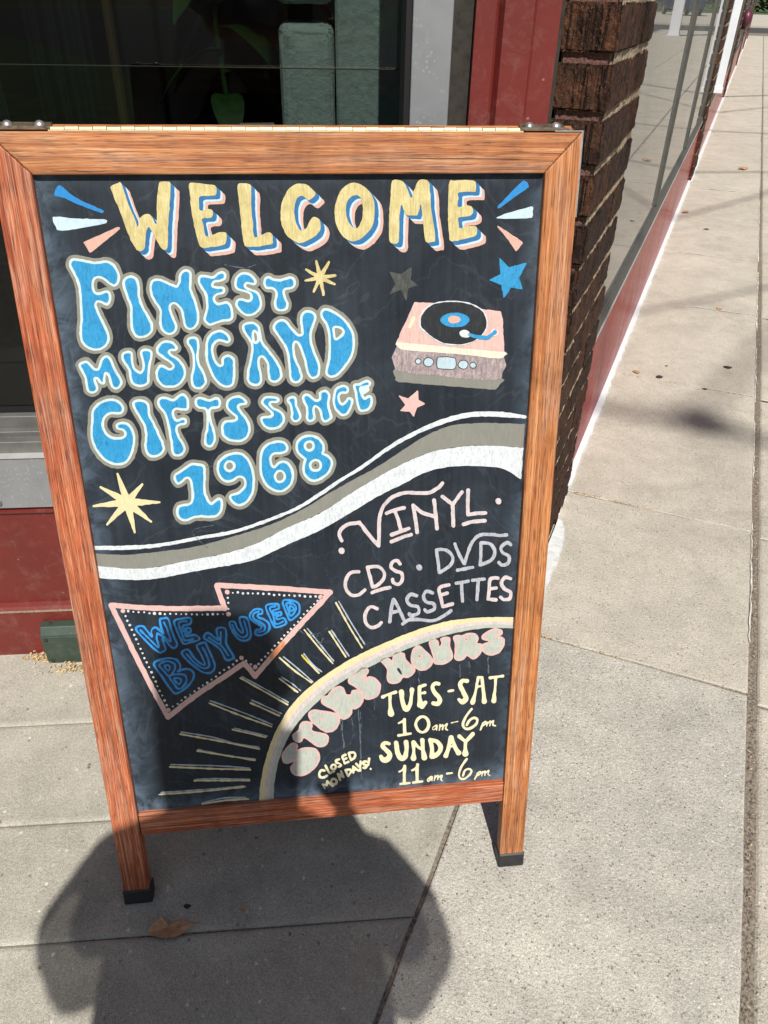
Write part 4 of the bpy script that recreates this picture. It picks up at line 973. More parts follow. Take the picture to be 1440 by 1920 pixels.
U([(812,580,9),(876,567,9)])
U([(1020,437),(965,510),(932,590),(950,638),(1000,640),(1062,600),(1080,550),(1048,528),(1000,552),(968,605)], r=13)
U([(1140,580),(1110,655)], r=8); U([(1132,590),(1165,567),(1168,590),(1130,613)], r=7); U([(1183,575),(1176,615)], r=7); U([(1183,592),(1215,562),(1208,610)], r=7); U([(1215,582),(1250,557),(1240,600),(1268,612)], r=7)
U([(165,190,20),(122,180,18),(96,212,22),(138,258,24),(172,300,26),(150,348,30),(104,356,27),(78,322,20)], cZ)
U([(235,180,24),(250,270,24),(280,335,27),(325,330,26),(345,250,22),(340,172,25)], cZ)
U([(415,172,22),(420,260,16),(417,338,30)], cZ); U([(418,168,18),(470,228,14),(512,245,16)], cZ); U([(508,152,24),(515,250,18),(528,330,30)], cZ)
U([(590,150,22),(608,240,20),(605,322,24)], cZ); U([(605,150,19),(660,167,20),(698,220,24),(680,280,24),(622,325,20)], cZ)
U([(805,122,22),(780,230,20),(752,313,25)], cZ); U([(812,122,20),(848,225,20),(883,282,28)], cZ); U([(785,222,9),(845,210,9)], cZ)
U([(892,112,20),(950,160,16)], cZ); U([(1033,87,22),(965,160,18)], cZ); U([(957,165,20),(955,240,18),(955,292,33)], cZ)
for dx, dy in ((0, 0), (133, -15)):
    U([(268 + dx,480 + dy,9),(300 + dx,462 + dy,10),(325 + dx,430 + dy,13)], cZ); U([(325 + dx,422 + dy,16),(321 + dx,510 + dy,16),(322 + dx,590 + dy,17)], cZ)
    U([(280 + dx,607 + dy,12),(376 + dx,595 + dy,12)], cZ)
U([(602,530),(562,560),(570,580),(600,555),(610,532),(608,575)], cZ, 7); U([(642,520),(630,575)], cZ, 7); U([(642,542),(670,517),(667,562)], cZ, 7); U([(672,538),(714,516),(700,556),(712,572)], cZ, 7)
U([(762,500,11),(818,492,11)], cZ)
U([(970,347),(912,430),(888,510),(905,550),(950,550),(1000,510),(1018,470),(990,450),(948,470),(930,522)], cZ, 12)
U([(1085,490),(1052,558)], cZ, 8); U([(1077,495),(1108,477),(1110,500),(1075,523)], cZ, 7); U([(1132,480),(1125,525)], cZ, 7); U([(1132,497),(1160,472),(1157,520)], cZ, 7); U([(1162,492),(1198,467),(1190,505),(1210,518)], cZ, 7)
contour('cream_letter', f, 0, Z[2], M['p_cream'], chalk)
f = field()
def K(pts, closed=False, r=17): add_stroke(f, loc(cH1, [(p[0], p[1], r) for p in pts]), closed=closed)
K([(785,1155),(740,1150),(708,1200),(722,1248),(770,1260),(825,1230)]); K([(802,1082),(835,1145),(866,1195)]); K([(866,1195),(930,1168)]); K([(890,1095),(912,1065),(948,1075),(955,1108),(928,1140),(896,1128)], True)
K([(1008,985),(965,1002),(965,1035),(1012,1050),(1035,1078),(1000,1098)]); K([(1102,918),(1055,945),(1072,1000),(1092,1048)]); K([(1092,1048),(1145,1022)]); K([(1072,995),(1115,972)])
K([(1152,895),(1168,950),(1185,998)]); K([(1155,890),(1228,884),(1250,920),(1232,968),(1187,998)])
K([(793,1425),(755,1362)]); K([(755,1362),(820,1378)]); K([(820,1378),(832,1315)]); K([(832,1315),(912,1385)])
K([(885,1330),(900,1290),(940,1282),(970,1310),(960,1348),(912,1362)], True)
K([(1020,1295),(988,1205)]); K([(988,1205),(1075,1255)]); K([(1075,1255),(1033,1165)]); K([(1102,1148),(1120,1190),(1138,1238)]); K([(1104,1145),(1168,1138),(1186,1172),(1142,1238)])
K([(1220,1190),(1217,1095)]); K([(1217,1095),(1298,1158)]); K([(1222,1150),(1260,1132)]); K([(1263,1052),(1302,1098)]); K([(1328,1015),(1322,1155)]); K([(1302,1098),(1326,1075)])
K([(1415,1018),(1372,1024),(1372,1058),(1415,1080),(1398,1115),(1368,1112)])
add_stroke(f, [(692, 1422, 2.4), (690.5, 1434, 1.7)], sm=False); add_stroke(f, [(695, 1441), (695, 1441.5)], 2.2, sm=False)
contour('small_cream_letter', f, 0, Z[2], M['p_cream'], chalk)

# ---- the turntable drawing
cP = (730, 550, 6.26)
def art(name, P_, z, mat, lvl=0, sm=True, k=3, holes=()):
    F = field(); add_poly(F, loc(cP, P_), sm=sm, k=k, holes=holes); return contour(name, F, lvl, z, mat, chalk)
art('turntable_base', [(80,860),(600,940),(1310,980),(1300,1060),(1240,1128),(1100,1120),(600,1080),(110,1038),(70,990)], Z[1], M['p_grey'], k=2)
art('turntable_front', [(85,620),(400,660),(800,710),(1343,745),(1325,940),(1275,1012),(900,1005),(600,965),(75,905)], Z[2], M['p_wash'], k=2)
art('turntable_cream_edge', [(86,565),(400,592),(800,628),(1353,680),(1346,735),(1290,766),(1050,740),(800,712),(500,690),(200,668),(110,640)], Z[3], M['p_offwhite'], k=2)
art('turntable_deck', [(295,108),(490,112),(800,130),(1090,188),(1300,212),(1325,300),(1332,450),(1345,680),(800,630),(400,592),(92,562),(135,450),(200,320)], Z[4], M['p_deck'], k=1, sm=False, lvl=.6)
PL = [(358,345),(368,262),(420,182),(500,128),(600,100),(750,92),(900,108),(1020,152),(1100,212),(1142,310),(1137,400),(1090,488),(1000,556),(880,597),(780,603),(640,588),(520,530),(422,450),(368,400)]
art('record_disc', PL, Z[5], M['p_black'])
f = field(); add_stroke(f, loc(cP, PL), 1.15, closed=True); contour('record_rim', f, 0, Z[6], M['p_white'], chalk)
art('record_label', ell(768, 310, 172, 84), Z[6], M['p_sky']); art('record_label_centre', ell(757, 306, 74, 45), Z[7], M['p_salmon'])
f = field(); add_stroke(f, loc(cP, ell(1235, 457, 36, 36)), 1.2, closed=True); contour('arm_pivot_ring', f, 0, Z[6], M['p_white'], chalk)
f = field(); add_stroke(f, loc(cP, [(935,480,17),(1000,502,22),(1100,517,24),(1155,515,24),(1205,478,18),(1235,455,26)])); contour('tone_arm', f, 0, Z[7], M['p_sky'], chalk)
art('tone_arm_head', [(820,455),(850,430),(910,430),(940,460),(942,500),(905,515),(850,510),(825,485)], Z[7], M['p_white'])
f = field(); add_stroke(f, loc(cP, [(240,390),(262,340),(282,288)]), 3.2); contour('deck_highlight', f, 0, Z[5], M['p_cream'], chalk)
KN = [ell(335,797,30,26), ell(460,805,52,46), [(568,765),(600,748),(740,755),(772,775),(770,860),(745,885),(600,878),(565,855)], ell(865,835,50,46), ell(980,843,32,30)]
f = field()
for P_ in KN: add_poly(f, loc(cP, P_), k=2)
contour('knob_shadow', f, 1.6, Z[3], M['p_black'], chalk); contour('knob', f, .2, Z[4], M['p_lblue'], chalk)

# ---- rain streaks through the chalk below STORE HOURS
f = field()
for x0, y0, x1, y1, r_ in ((641,1348,646,1412,.7), (638,1350,643,1380,.6), (660,1345,663,1370,.7), (664,1372,656,1400,.5), (673,1331,677,1424,.8), (676,1335,678,1465,.6), (862,1243,863,1270,.5), (880,1240,882,1262,.6), (915,1232,917,1262,1.0), (768,1275,770,1300,.6), (785,1258,786,1290,.6), (652,1430,651,1465,.6), (700,1290,702,1330,.5)):
    n = 7
    add_stroke(f, [(x0 + (x1 - x0) * i / n + random.uniform(-1.2, 1.2), y0 + (y1 - y0) * i / n, r_ * random.uniform(.6, 1.2)) for i in range(n + 1)])
for pts in ([(560,1180),(575,1190),(600,1186),(615,1176)], [(352,880),(420,872)], [(400,492),(455,502),(480,496)], [(390,1028),(360,996),(400,985)], [(596,1190),(590,1202),(600,1207),(606,1196)]):
    add_stroke(f, pts, .5)
contour('chalk_streaks', f, .15, Z[1], M['p_drip'], chalk, False)

# ---- wooden frame, both halves
TK = .021
FW, FH = .632, 1.078
def stile(x0, x1, miter, zt, zb):
    """upright with the mitred top end"""
    if miter == 'L': top = [(x1, FH - .0405), (x0, FH)]
    else: top = [(x1, FH), (x0, FH - .0405)]
    mb = MB(); mb.prism([(x0, .022), (x1, .022)] + top, zb, zt); return mb
def frame_half(back):
    zt, zb = 0.0, -TK
    parts = []
    g_ = .0004
    parts.append(('stile', stile(0, .0395 - g_, 'L', zt, zb), M['wood_v']))
    parts.append(('stile', stile(.5925 + g_, FW, 'R', zt, zb), M['wood_v2']))
    mb = MB(); mb.prism([(.0405, FH - .0415), (.5915, FH - .0415), (FW - .001, FH - .0005), (.001, FH - .0005)], zb, zt); parts.append(('top_rail', mb, M['wood_h']))
    mb = MB(); mb.prism([(.0395 + g_, .133), (.5925 - g_, .136), (.5925 - g_, .1745), (.0395 + g_, .1735)], zb + .001, zt - .0012); parts.append(('bottom_rail', mb, M['wood_h2']))
    for x0, x1 in ((-.0015, .041), (.591, FW + .0015)):
        mb = MB(); mb.box((x0, -.0005, zb - .003), (x1, .027, zt + .0025), .002); parts.append(('rubber_foot', mb, M['rubber']))
    return parts
HY, HZ = FH, -TK - .001                       # hinge line
FOLD = 2 * math.radians(12.45) + .02
for nm, mb, mt in frame_half(False):
    o = mb.build(nm, mt, sign)
    if nm != 'rubber_foot':
        bv = o.modifiers.new('bevel', 'BEVEL'); bv.width = .0016; bv.segments = 2
def rear(q):
    # local mirror through the hinge plane, then opened by FOLD
    y, z = q.y - HY, -q.z + 2 * HZ - .0005     # mirrored copy touching back to back
    c, s = math.cos(FOLD), math.sin(FOLD)
    z -= HZ
    return Vector((q.x, HY + y * c - z * s, HZ + z * c + y * s))
rear_frame = []
for nm, mb, mt in frame_half(True):
    mb.xform(rear)
    mb.f = [tuple(reversed(t)) for t in mb.f]
    mb.build('rear_' + nm, mt, sign)
mb = MB(); mb.box((PX0 - .006, PY0 - .006, -REC - .005), (PX1 + .006, PY1 + .006, -REC)); mb.xform(rear); mb.f = [tuple(reversed(t)) for t in mb.f]
mb.build('rear_chalkboard', M['board_back'], sign)
# piano hinge along the top, knuckle by knuckle
kn = None
n_k = 35
x0 = .062
wk = (.566 - .062) / n_k
for i in range(n_k):
    if kn is None:
        mb = MB(); mb.tube([(0, 0, 0), (wk * .93, 0, 0)], .0030, 8)
        kn = mb.build('hinge_knuckle', M['brass'], sign); kn.location = (x0, FH + .0024, -TK + .004)
    else: copy_obj(kn, sign, (x0 + i * wk, FH + .0024 + (.0003 if i % 2 else 0), -TK + .004))
mb = MB(); mb.box((.062, FH - .0002, -TK - .0006), (.566, FH + .0012, -.004)); mb.build('hinge_leaf', M['brass'], sign)
for xa, xb in ((.001, .060), (.568, .624)):
    mb = MB(); mb.box((xa, FH + .0012, -TK - .001), (xb, FH + .0030, -.006), .0005); mb.box((xa, FH - .001, -TK - .004), (xb, FH + .0062, -TK - .0015)); mb.build('corner_plate', M['rust_steel'], sign)
    mb = MB()
    q0 = [Vector((xa, HY + .0012, HZ - .022)), Vector((xb, HY + .0012, HZ - .001))]
    mb.box((xa + .002, HY + .0002, -TK + .019 - .0198), (xb - .002, HY + .0022, -.001)); mb.xform(rear); mb.f = [tuple(reversed(t)) for t in mb.f]
    pl_ = mb.build('hinge_plate', M['rust_steel'], sign)
    for fx in (.22, .78):
        mb = MB(); mb.lathe([(.0001, .0050), (.0025, .0046), (.0048, .0030), (.0058, .0012), (.0060, 0)][::-1], 12, (xa + (xb - xa) * fx, HY + .0022, -.010), 'y'); mb.xform(rear); mb.build('rivet', M['steel'], pl_, True)
mb = MB(); mb.box((FW + .0006, FH - .088, -.017), (FW + .0026, FH + .0010, -.004)); mb.build('side_strap', M['steel'], sign)
mb = MB(); mb.box((FW - .03, FH + .0006, -.017), (FW + .0026, FH + .0018, -.004)); mb.build('side_strap', M['steel'], sign)

# drying cracks and dings in the top rail
for pts in ([(.395, .0262), (.43, .0258), (.455, .0266), (.47, .0261), (.50, .0268), (.535, .0272), (.556, .0277), (.586, .0279)], [(.06, .0385), (.085, .0378), (.115, .0386)], [(.498, .0142), (.503, .0128), (.508, .0140)], [(.520, .0120), (.524, .0106), (.529, .0117)]):
    vs_ = []
    for i, (x, y) in enumerate(pts):
        w_ = .00035 if 0 < i < len(pts) - 1 else .00008
        vs_ += [(x, FH - y + w_, .00012), (x, FH - y - w_, .00012)]
    mesh_obj('crack', vs_, [(2 * i, 2 * i + 1, 2 * i + 3, 2 * i + 2) for i in range(len(pts) - 1)], M['dark_bit'], sign)
# ------------------------------------------------------------------ ground
g = MB(); g.box((-90, -60, -.30), (120, 160, -.085))
tag(g.build('ground', M['grass']), kind='structure')
side = empty('sidewalk', kind='structure')
def clip_poly(P, n, c):                       # keep the part with n.p <= c
    out = []
    for i in range(len(P)):
        a, b = P[i], P[(i + 1) % len(P)]
        da, db = a[0] * n[0] + a[1] * n[1] - c, b[0] * n[0] + b[1] * n[1] - c
        if da <= 0: out.append(a)
        if (da < 0) != (db < 0) and da != db:
            t = da / (da - db); out.append((a[0] + (b[0] - a[0]) * t, a[1] + (b[1] - a[1]) * t))
    return out
def slab_mesh(poly, top, gap=.003, bev=.004, thick=.06):
    """flat slab with eased, slightly chipped arrises"""
    P = [Vector((x, y)) for x, y in poly]
    def inset(P, d):
        n = len(P); out = []
        for i in range(n):
            p0, p1, p2 = P[i - 1], P[i], P[(i + 1) % n]
            e1 = (p1 - p0).normalized(); e2 = (p2 - p1).normalized()
            n1 = Vector((-e1.y, e1.x)); n2 = Vector((-e2.y, e2.x))
            bis = n1 + n2; bis = bis / max(.2, bis.length_squared) * 2
            out.append(p1 + bis * d)
        return out
    D = []                                   # subdivide the edges so that they can wander a little
    n = len(P)
    for i in range(n):
        a, b = P[i], P[(i + 1) % n]
        k = max(1, min(14, int((b - a).length / .07)))
        for j in range(k): D.append(a.lerp(b, j / k))
    A = inset(D, gap); B = inset(D, gap + bev); C = inset(D, gap + bev * 2.2)
    m = len(D)
    jit = [random.uniform(-.0012, .0012) for _ in range(m)]
    vs_, fs = [], []
    for ring, z, w in ((A, top - thick, .6), (A, top - bev * .9, 1), (B, top - bev * .25, .8), (C, top, .3)):
        for i, q in enumerate(ring): vs_.append((q.x + jit[i] * w, q.y + jit[(i * 7) % m] * w, z))
    for r_ in range(3):
        for i in range(m):
            j = (i + 1) % m
            fs.append((r_ * m + i, r_ * m + j, (r_ + 1) * m + j, (r_ + 1) * m + i))
    fs.append(tuple(range(3 * m, 4 * m)))
    return vs_, fs
def add_slab(poly, mat, top=0, gap=.003, bev=.004, lab=None):
    v, f = slab_mesh(poly, top, gap, bev)
    o = mesh_obj('slab', v, f, mat, side)
    if lab: o['label'] = lab
    return o
def uvp(u, v): q = uv(u, v); return (q.x, q.y)
VJ = [-4.1, -3.2, -2.3, -1.4, -.5, .33, 1.285, 1.905, 2.80, 3.70, 4.61] + [4.61 + .92 * i for i in range(1, 34)]
UC = [(.300, 1.18), (1.18, 2.06), (2.06, 2.94)]
for k in range(len(VJ) - 1):
    v0, v1 = VJ[k], VJ[k + 1]
    far = v0 > 12
    ul = -.168 if v1 <= 1.3 else -.200
    sk = .012
    dz = random.uniform(-.0015, .0015)
    add_slab([uvp(ul, v0), uvp(.300, v0 + random.uniform(-.01, .01)), uvp(.300, v1), uvp(ul, v1)], M['agg'] if k < 6 else M['agg2'], dz, .0014, .0016)
    for j, (a, b) in enumerate(UC):
        if v0 > 20 and j > 0: continue
        add_slab([uvp(a + (.016 if j == 0 else 0), v0 - .02), uvp(b, v0 - .02), uvp(b, v1 - .02), uvp(a + (.016 if j == 0 else 0), v1 - .02)], M['agg2'], random.uniform(-.002, .002), .0025, .004)
if True:
    a, b = uv(1.18, 20.2), uv(2.94, 37)
    v, f = slab_mesh([uvp(1.18, 20.25), uvp(2.94, 20.25), uvp(2.94, 37.7), uvp(1.18, 37.7)], 0)
    mesh_obj('far_paving', v, f, M['agg2'], side)
# entrance recess: slabs running parallel to the window wall
def wp(a, d): q = wad(a, d); return (q.x, q.y)
DJ = [-5, -4.2, -3.4, -3.0, -2.6, -2.2, -1.8, -1.4, -1.03, -.83, -.626, -.425, -.209, .02]
for i in range(len(DJ) - 1):
    P = [wp(-3.6, DJ[i]), wp(2.6, DJ[i]), wp(2.6, DJ[i + 1]), wp(-3.6, DJ[i + 1])]
    P = clip_poly(P, (FY, -FX), -.172)
    if len(P) > 2: add_slab(P, M['smooth'], .0005, .0014, .0036)
# bedding under the slabs, visible in the joints
B_ = [uvp(-2.7, -4.1), uvp(3.0, -4.1), uvp(3.0, 37.7), uvp(-.26, 37.7), uvp(-.26, 1.5), uvp(-3.9, 2.2)]
mb = MB(); mb.prism(B_, -.08, -.0052)
mb.build('joint_bedding', M['dirt'], side)
# grit and crust in the wide joint
mb = MB()
rr = random.Random(3)
for i in range(2600):
    v = .3 + (rr.random() ** 1.6) * 9
    u = .3085 + rr.gauss(0, .0036); s = rr.uniform(.0008, .0026)
    q = uv(u, v, -.0048)
    mb.add([q + Vector((s, 0, 0)), q + Vector((-s * .5, s * .8, 0)), q + Vector((-s * .5, -s * .8, 0)), q + Vector((0, 0, s * 1.2))], [(0, 1, 3), (1, 2, 3), (2, 0, 3)])
o = mb.build('joint_grit', M['dirt'], side); o['kind'] = 'stuff'
mb = MB()
def crust(pts, w):
    n = len(pts); L = []
    for i, q in enumerate(pts):
        t = (pts[min(i + 1, n - 1)] - pts[max(i - 1, 0)]).normalized(); s = Vector((-t.y, t.x, 0))
        ww = w * rr.uniform(.15, 1.1)
        L.append((q + s * ww * rr.uniform(.3, 1), q - s * ww * rr.uniform(.3, 1)))
    vs_ = []
    for a, b in L: vs_ += [a, b]
    mb.add(vs_, [(2 * i, 2 * i + 1, 2 * i + 3, 2 * i + 2) for i in range(n - 1)])
for v0, v1 in ((1.45, 1.95), (2.2, 2.6), (2.75, 3.3), (3.5, 4.4), (4.6, 6.2), (6.6, 9), (9.4, 14), (15, 24)):
    n = int((v1 - v0) / .022); crust([uv(.3005 + rr.gauss(0, .001), v0 + (v1 - v0) * i / n, .0022) for i in range(n + 1)], .0042 if v0 > 3 else .0026)
for v0, ua, ub in ((1.905, .18, .295), (2.80, .12, .3), (3.7, .02, .3), (4.61, -.1, .3), (5.53, 0, .3), (6.45, -.1, .3), (1.9, -.17, -.08), (3.68, .32, .7), (2.78, .32, .6)):
    crust([uv(ua + (ub - ua) * i / 24, v0 + rr.gauss(0, .001), .0022) for i in range(25)], .0030 + .0006 * v0)
o = mb.build('joint_crust', M['efflor'], side); o['kind'] = 'stuff'

# kerb, street, cross street, far verge
mb = MB()
v, f = slab_mesh([uvp(2.955, -12), uvp(3.10, -12), uvp(3.10, 37.9), uvp(2.955, 37.9)], .004, .003, .012, .12); mb.add(v, f)
tag(mb.build('kerb', M['kerb']), kind='structure')
mb = MB(); mb.prism([uvp(3.11, -50), uvp(16, -50), uvp(16, 37.9), uvp(3.11, 37.9)], -.2, -.08); tag(mb.build('street', M['asphalt']), kind='structure')
mb = MB(); mb.prism([uvp(-40, 37.9), uvp(60, 37.9), uvp(60, 47), uvp(-40, 47)], -.2, -.081); tag(mb.build('cross_street', M['asphalt']), kind='structure')
mb = MB(); mb.prism([uvp(-40, 47.05), uvp(60, 47.05), uvp(60, 76), uvp(-40, 76)], -.2, -.002); tag(mb.build('car_park', M['agg2']), kind='structure')
mb = MB()
for i in range(60):
    s = rr.uniform(1.2, 2.8); c = uv(-12 + i * .9 + rr.uniform(-.4, .4), 92 + rr.uniform(-2, 4), 0)
    for j in range(26):
        q = c + Vector((rr.gauss(0, s * .4), rr.gauss(0, s * .4), abs(rr.gauss(.6, .9)) * s)); t = rr.uniform(.2, .5); a = rr.uniform(0, 6.28); b = rr.uniform(-.8, .8)
        e1 = Vector((math.cos(a), math.sin(a), b)) * t; e2 = Vector((-math.sin(a), math.cos(a), .5)) * t
        mb.add([q - e1, q + e2, q + e1, q - e2], [(0, 1, 2, 3)])
tag(mb.build('hedgerow', simple('hedge_green', (.045, .07, .02), .9, nscale=1, namt=.5, world=True)), kind='stuff')

# ------------------------------------------------------------------ entrance display window (left)
win = empty('display_window', WG, ROT_W, 'entrance display window with grey aluminium frame above a dark red kick board', 'shop window')
def wbox(name, a0, a1, d0, d1, z0, z1, mat, bev=0, parent=None, lab=None):
    mb = MB(); mb.box((a0, d0, z0), (a1, d1, z1), bev); o = mb.build(name, mat, parent or win)
    if lab: o['label'] = lab
    return o
AL = -3.6
# kick board, plinth with its sloping ledge
mb = MB()
prof = [(-.016, -.02), (-.016, .118), (-.010, .127), (0, .131), (0, .352), (-.006, .354), (-.006, .3585), (0, .360), (0, .366), (.03, .366), (.03, -.02)]
n = len(prof)
mb.add([(a, d, z) for a in (AL, 1.047) for d, z in prof], [tuple(range(n))[::-1], tuple(range(n, 2 * n))] + [(i, (i + 1) % n, n + (i + 1) % n, n + i) for i in range(n)])
mb.build('kick_board', M['red'], win)
wbox('bare_lip', AL, .84, -.0185, -.016, .1185, .1215, M['mortar'], 0)
wbox('sill_panel', AL, .90, -.008, .03, .3675, .4755, M['alu'], .001)
wbox('sill_lip', AL, .90, -.0115, .004, .4757, .4785, M['alu_lip'])
wbox('sill_step', AL, .8405, .0042, .028, .470, .5005, M['alu_dull'], .001)
wbox('sill_step', AL, .8405, .0282, .045, .470, .5085, M['alu_dull'], .001)
wbox('sill_step', AL, .8405, .0452, .062, .470, .5305, M['alu_dull'], .001)
wbox('glazing_gasket', AL, .8405, .0622, .078, .47, .541, M['gasket'])
wbox('window_glass', AL, .832, .066, .074, .5415, 2.50, M['glass'])
wbox('glazing_gasket', .8325, .8405, .004, .080, .531, 2.5, M['gasket'])
wbox('aluminium_jamb', .841, .8965, -.004, .10, .479, 2.56, M['alu'], .001)
wbox('weathered_strip', .8972, .9275, .012, .10, .366, 2.56, M['dark_wood'], .001)
mb = MB()      # moulded red post, seen in section
prof = [(.928, .0), (.956, .0), (.9575, .006), (.961, .008), (.964, .002), (.967, -.004), (1.008, -.005), (1.010, -.0015), (1.013, .001), (1.047, .001), (1.047, .1), (.928, .1)]
n = len(prof)
mb.add([(a, d, z) for z in (.366, 2.56) for a, d in prof], [tuple(range(n))[::-1], tuple(range(n, 2 * n))] + [(i, (i + 1) % n, n + (i + 1) % n, n + i) for i in range(n)])
mb.build('red_post', M['red'], win)
wbox('weathered_strip', 1.048, 1.066, .05, .10, -.02, 2.56, M['dark_wood'])
mb = MB(); mb.lathe([(.0065, -.008), (.0062, -.0105), (.004, -.0125), (.001, -.013)], 12, (.098, 0, .380), 'y'); mb.build('screw_head', M['steel'], win, True)
wbox('head_board', AL, 1.12, -.01, .12, 2.5605, 3.1, M['red'], .002)

# green electrical box at the foot of the kick board
gb_ = empty('junction_box', wad(.113, 0), ROT_W, 'small dark green metal junction box at the foot of the red kick board', 'junction box')
mb = MB()
pr = [(-.0165, .001), (-.047, .001), (-.047, .077), (-.036, .0935), (-.0165, .0935)]
n = len(pr)
mb.add([(a, d, z) for a in (0, .135) for d, z in pr], [tuple(range(n)), tuple(range(n, 2 * n))[::-1]] + [(i, n + i, n + (i + 1) % n, (i + 1) % n) for i in range(n)])
bb = mb.build('housing', M['green_box'], gb_); bv = bb.modifiers.new('bevel', 'BEVEL'); bv.width = .002; bv.segments = 2
mb = MB(); mb.box((.002, -.0485, .003), (.133, -.0472, .0755), .0005); mb.build('cover_plate', M['green_box'], gb_)
for a, z in ((.010, .068), (.012, .010), (.125, .068), (.124, .010)):
    mb = MB(); mb.lathe([(.0045, -.0485), (.0042, -.0500), (.0022, -.0512), (.0004, -.0514)], 10, (a, 0, z), 'y'); mb.build('screw', M['dark_bit'], gb_, True)
mb = MB(); mb.lathe([(.0045, 0), (.0042, .0015), (.002, .0028), (.0003, .003)], 10, (.018, -.026, .0935)); mb.build('screw', M['dark_bit'], gb_, True)

# inside the shop
room = empty('shop_room', WG, ROT_W, kind='structure')
def rbox(name, a, b, mat, parent=room): mb = MB(); mb.box(a, b); return mb.build(name, mat, parent)
rbox('display_floor', (AL, .0785, .46), (1.0, .55, .50), M['black_in'])
rbox('room_back_wall', (AL, 2.4, .0), (1.3, 2.5, 3), M['black_in'])
rbox('room_ceiling', (AL, .125, 2.9), (1.3, 2.5, 3.0), M['black_in'])
rbox('room_side_wall', (AL - .1, .1, 0), (AL, 2.5, 3), M['black_in'])
rbox('room_floor', (AL, .55, -.01), (1.3, 2.4, .02), M['black_in'])
rbox('room_side_wall', (.905, .102, 0), (1.0, 2.4, 3), M['black_in'])
# grey-green painted block pier behind the glass
pier = empty('block_pier', wad(.66, .25), ROT_W, 'grey green painted block pier with rounded lumpy blocks behind the window glass', 'pier')
def lumpy(name, w, dpt, h, r_, seed, loc_):
    bm = bmesh.new(); bmesh.ops.create_cube(bm, size=1)
    for v in bm.verts: v.co = Vector((v.co.x * w, v.co.y * dpt, v.co.z * h))
    bmesh.ops.bevel(bm, geom=list(bm.edges), offset=r_, segments=4, affect='EDGES', profile=.6)
    bmesh.ops.subdivide_edges(bm, edges=list(bm.edges), cuts=3, use_grid_fill=True)
    q = random.Random(seed)
    for v in bm.verts: v.co += Vector((q.gauss(0, .0007), q.gauss(0, .0007), q.gauss(0, .0007)))
    mb = MB(); mb.bm(bm); o = mb.build(name, M['sage_block'], pier, True); o.location = loc_; return o
for i, (z0_, z1_) in enumerate(((.50, .70), (.705, .90), (.903, 1.129), (1.156, 1.36), (1.365, 1.6), (1.605, 1.85), (1.855, 2.1))):
    lumpy('block', .092, .20, z1_ - z0_, .018, i, (.034, .10, (z0_ + z1_) / 2))
for i in range(3): lumpy('block', .142, .22, .90, .004, 20 + i, (.154, .10, .95 + i * .902))
# goods in the window
plant = empty('potted_plant', wad(.50, .80, .5), ROT_W, 'dark leafy pot plant hanging its leaves behind the window glass', 'plant')
mb = MB(); mb.lathe([(.05, 0), (.07, .12), (.075, .12), (.065, .11), (.045, .02)], 18); mb.build('pot', M['dark_wood'], plant, True)
mb = MB(); mb.tube([(0, 0, .1), (.01, 0, .35), (-.01, .01, .62), (.02, 0, .85)], .006, 6); mb.build('stem', M['leaf_green'], plant)
q = random.Random(5)
for i in range(16):
    z = .38 + .045 * i; a = i * 2.4; L = q.uniform(.10, .17); w = L * .24
    c = Vector((0, 0, z)); dr = Vector((math.cos(a), math.sin(a) * .6, .2)).normalized(); sd2 = Vector((-math.sin(a), math.cos(a), 0))
    pts = []
    for k in range(7):
        t = k / 6; cc = c + dr * (L * t) + Vector((0, 0, -L * .9 * t * t)); ww = w * math.sin(math.pi * min(1, t * .93 + .05)) ** .8
        pts += [cc - sd2 * ww, cc + Vector((0, 0, -.006)), cc + sd2 * ww]
    fs = []
    for k in range(6):
        for s in (0, 1): fs.append((3 * k + s, 3 * k + s + 1, 3 * k + 4 + s, 3 * k + 3 + s))
    mesh_obj('leaf', pts, fs, M['leaf_green'], plant, True)
def folds(name, a0, a1, d, z0, z1, mat, lab, cat, amp=.012, n=40, lean=0.0):
    e = empty(name, wad(a0, d), ROT_W, lab, cat)
    vs_, fs = [], []
    for i in range(n + 1):
        t = i / n
        for j, z in enumerate((z0, (z0 + z1) / 2, z1)):
            vs_.append((t * (a1 - a0) + lean * (z1 - z), amp * math.sin(t * 21 + j * .4) + amp * .5 * math.sin(t * 47), z))
    for i in range(n):
        for j in range(2): fs.append((i * 3 + j, i * 3 + 3 + j, i * 3 + 4 + j, i * 3 + 1 + j))
    o = mesh_obj('cloth', vs_, fs, mat, e, True); so_ = o.modifiers.new('thickness', 'SOLIDIFY'); so_.thickness = .002
    return e
folds('curtain', -.25, .10, .42, .52, 2.4, simple('dark_teal_cloth', (.014, .026, .030), .9), 'dark teal cloth hanging at the left end of the window', 'curtain', lean=.02)
folds('garment', .14, .26, .60, .60, 2.3, simple('blue_grey_cloth', (.010, .018, .020), .9), 'narrow blue grey cloth hanging deep inside the window', 'garment')
mb = MB(); mb.tube([(0, 0, 0), (.004, 0, 1.9)], .008, 10)
o = mb.build('yellow_pole', simple('yellow_lacquer', (.05, .032, .004), .6)); o.location = wad(.385, .22, .501); tag(o, 'thin upright yellow pole standing inside the display window', 'pole')
o = wbox('paper_card', 0, .055, 0, .028, 0, .010, simple('card_paper', (.42, .38, .30), .8)); o.parent = None; o.location = wad(.585, .13, .985); o.rotation_euler = (0, 0, ROT_W + .1); tag(o, 'small pale card lying on the dark ledge in the window', 'card')
sh_ = empty('reflection_wire', wad(-.1, .09, 1.078), ROT_W, 'thin wire added behind the window glass, imitating a reflected line', 'reflected line')  # wire added to imitate a line reflected in the glass, not a shelf
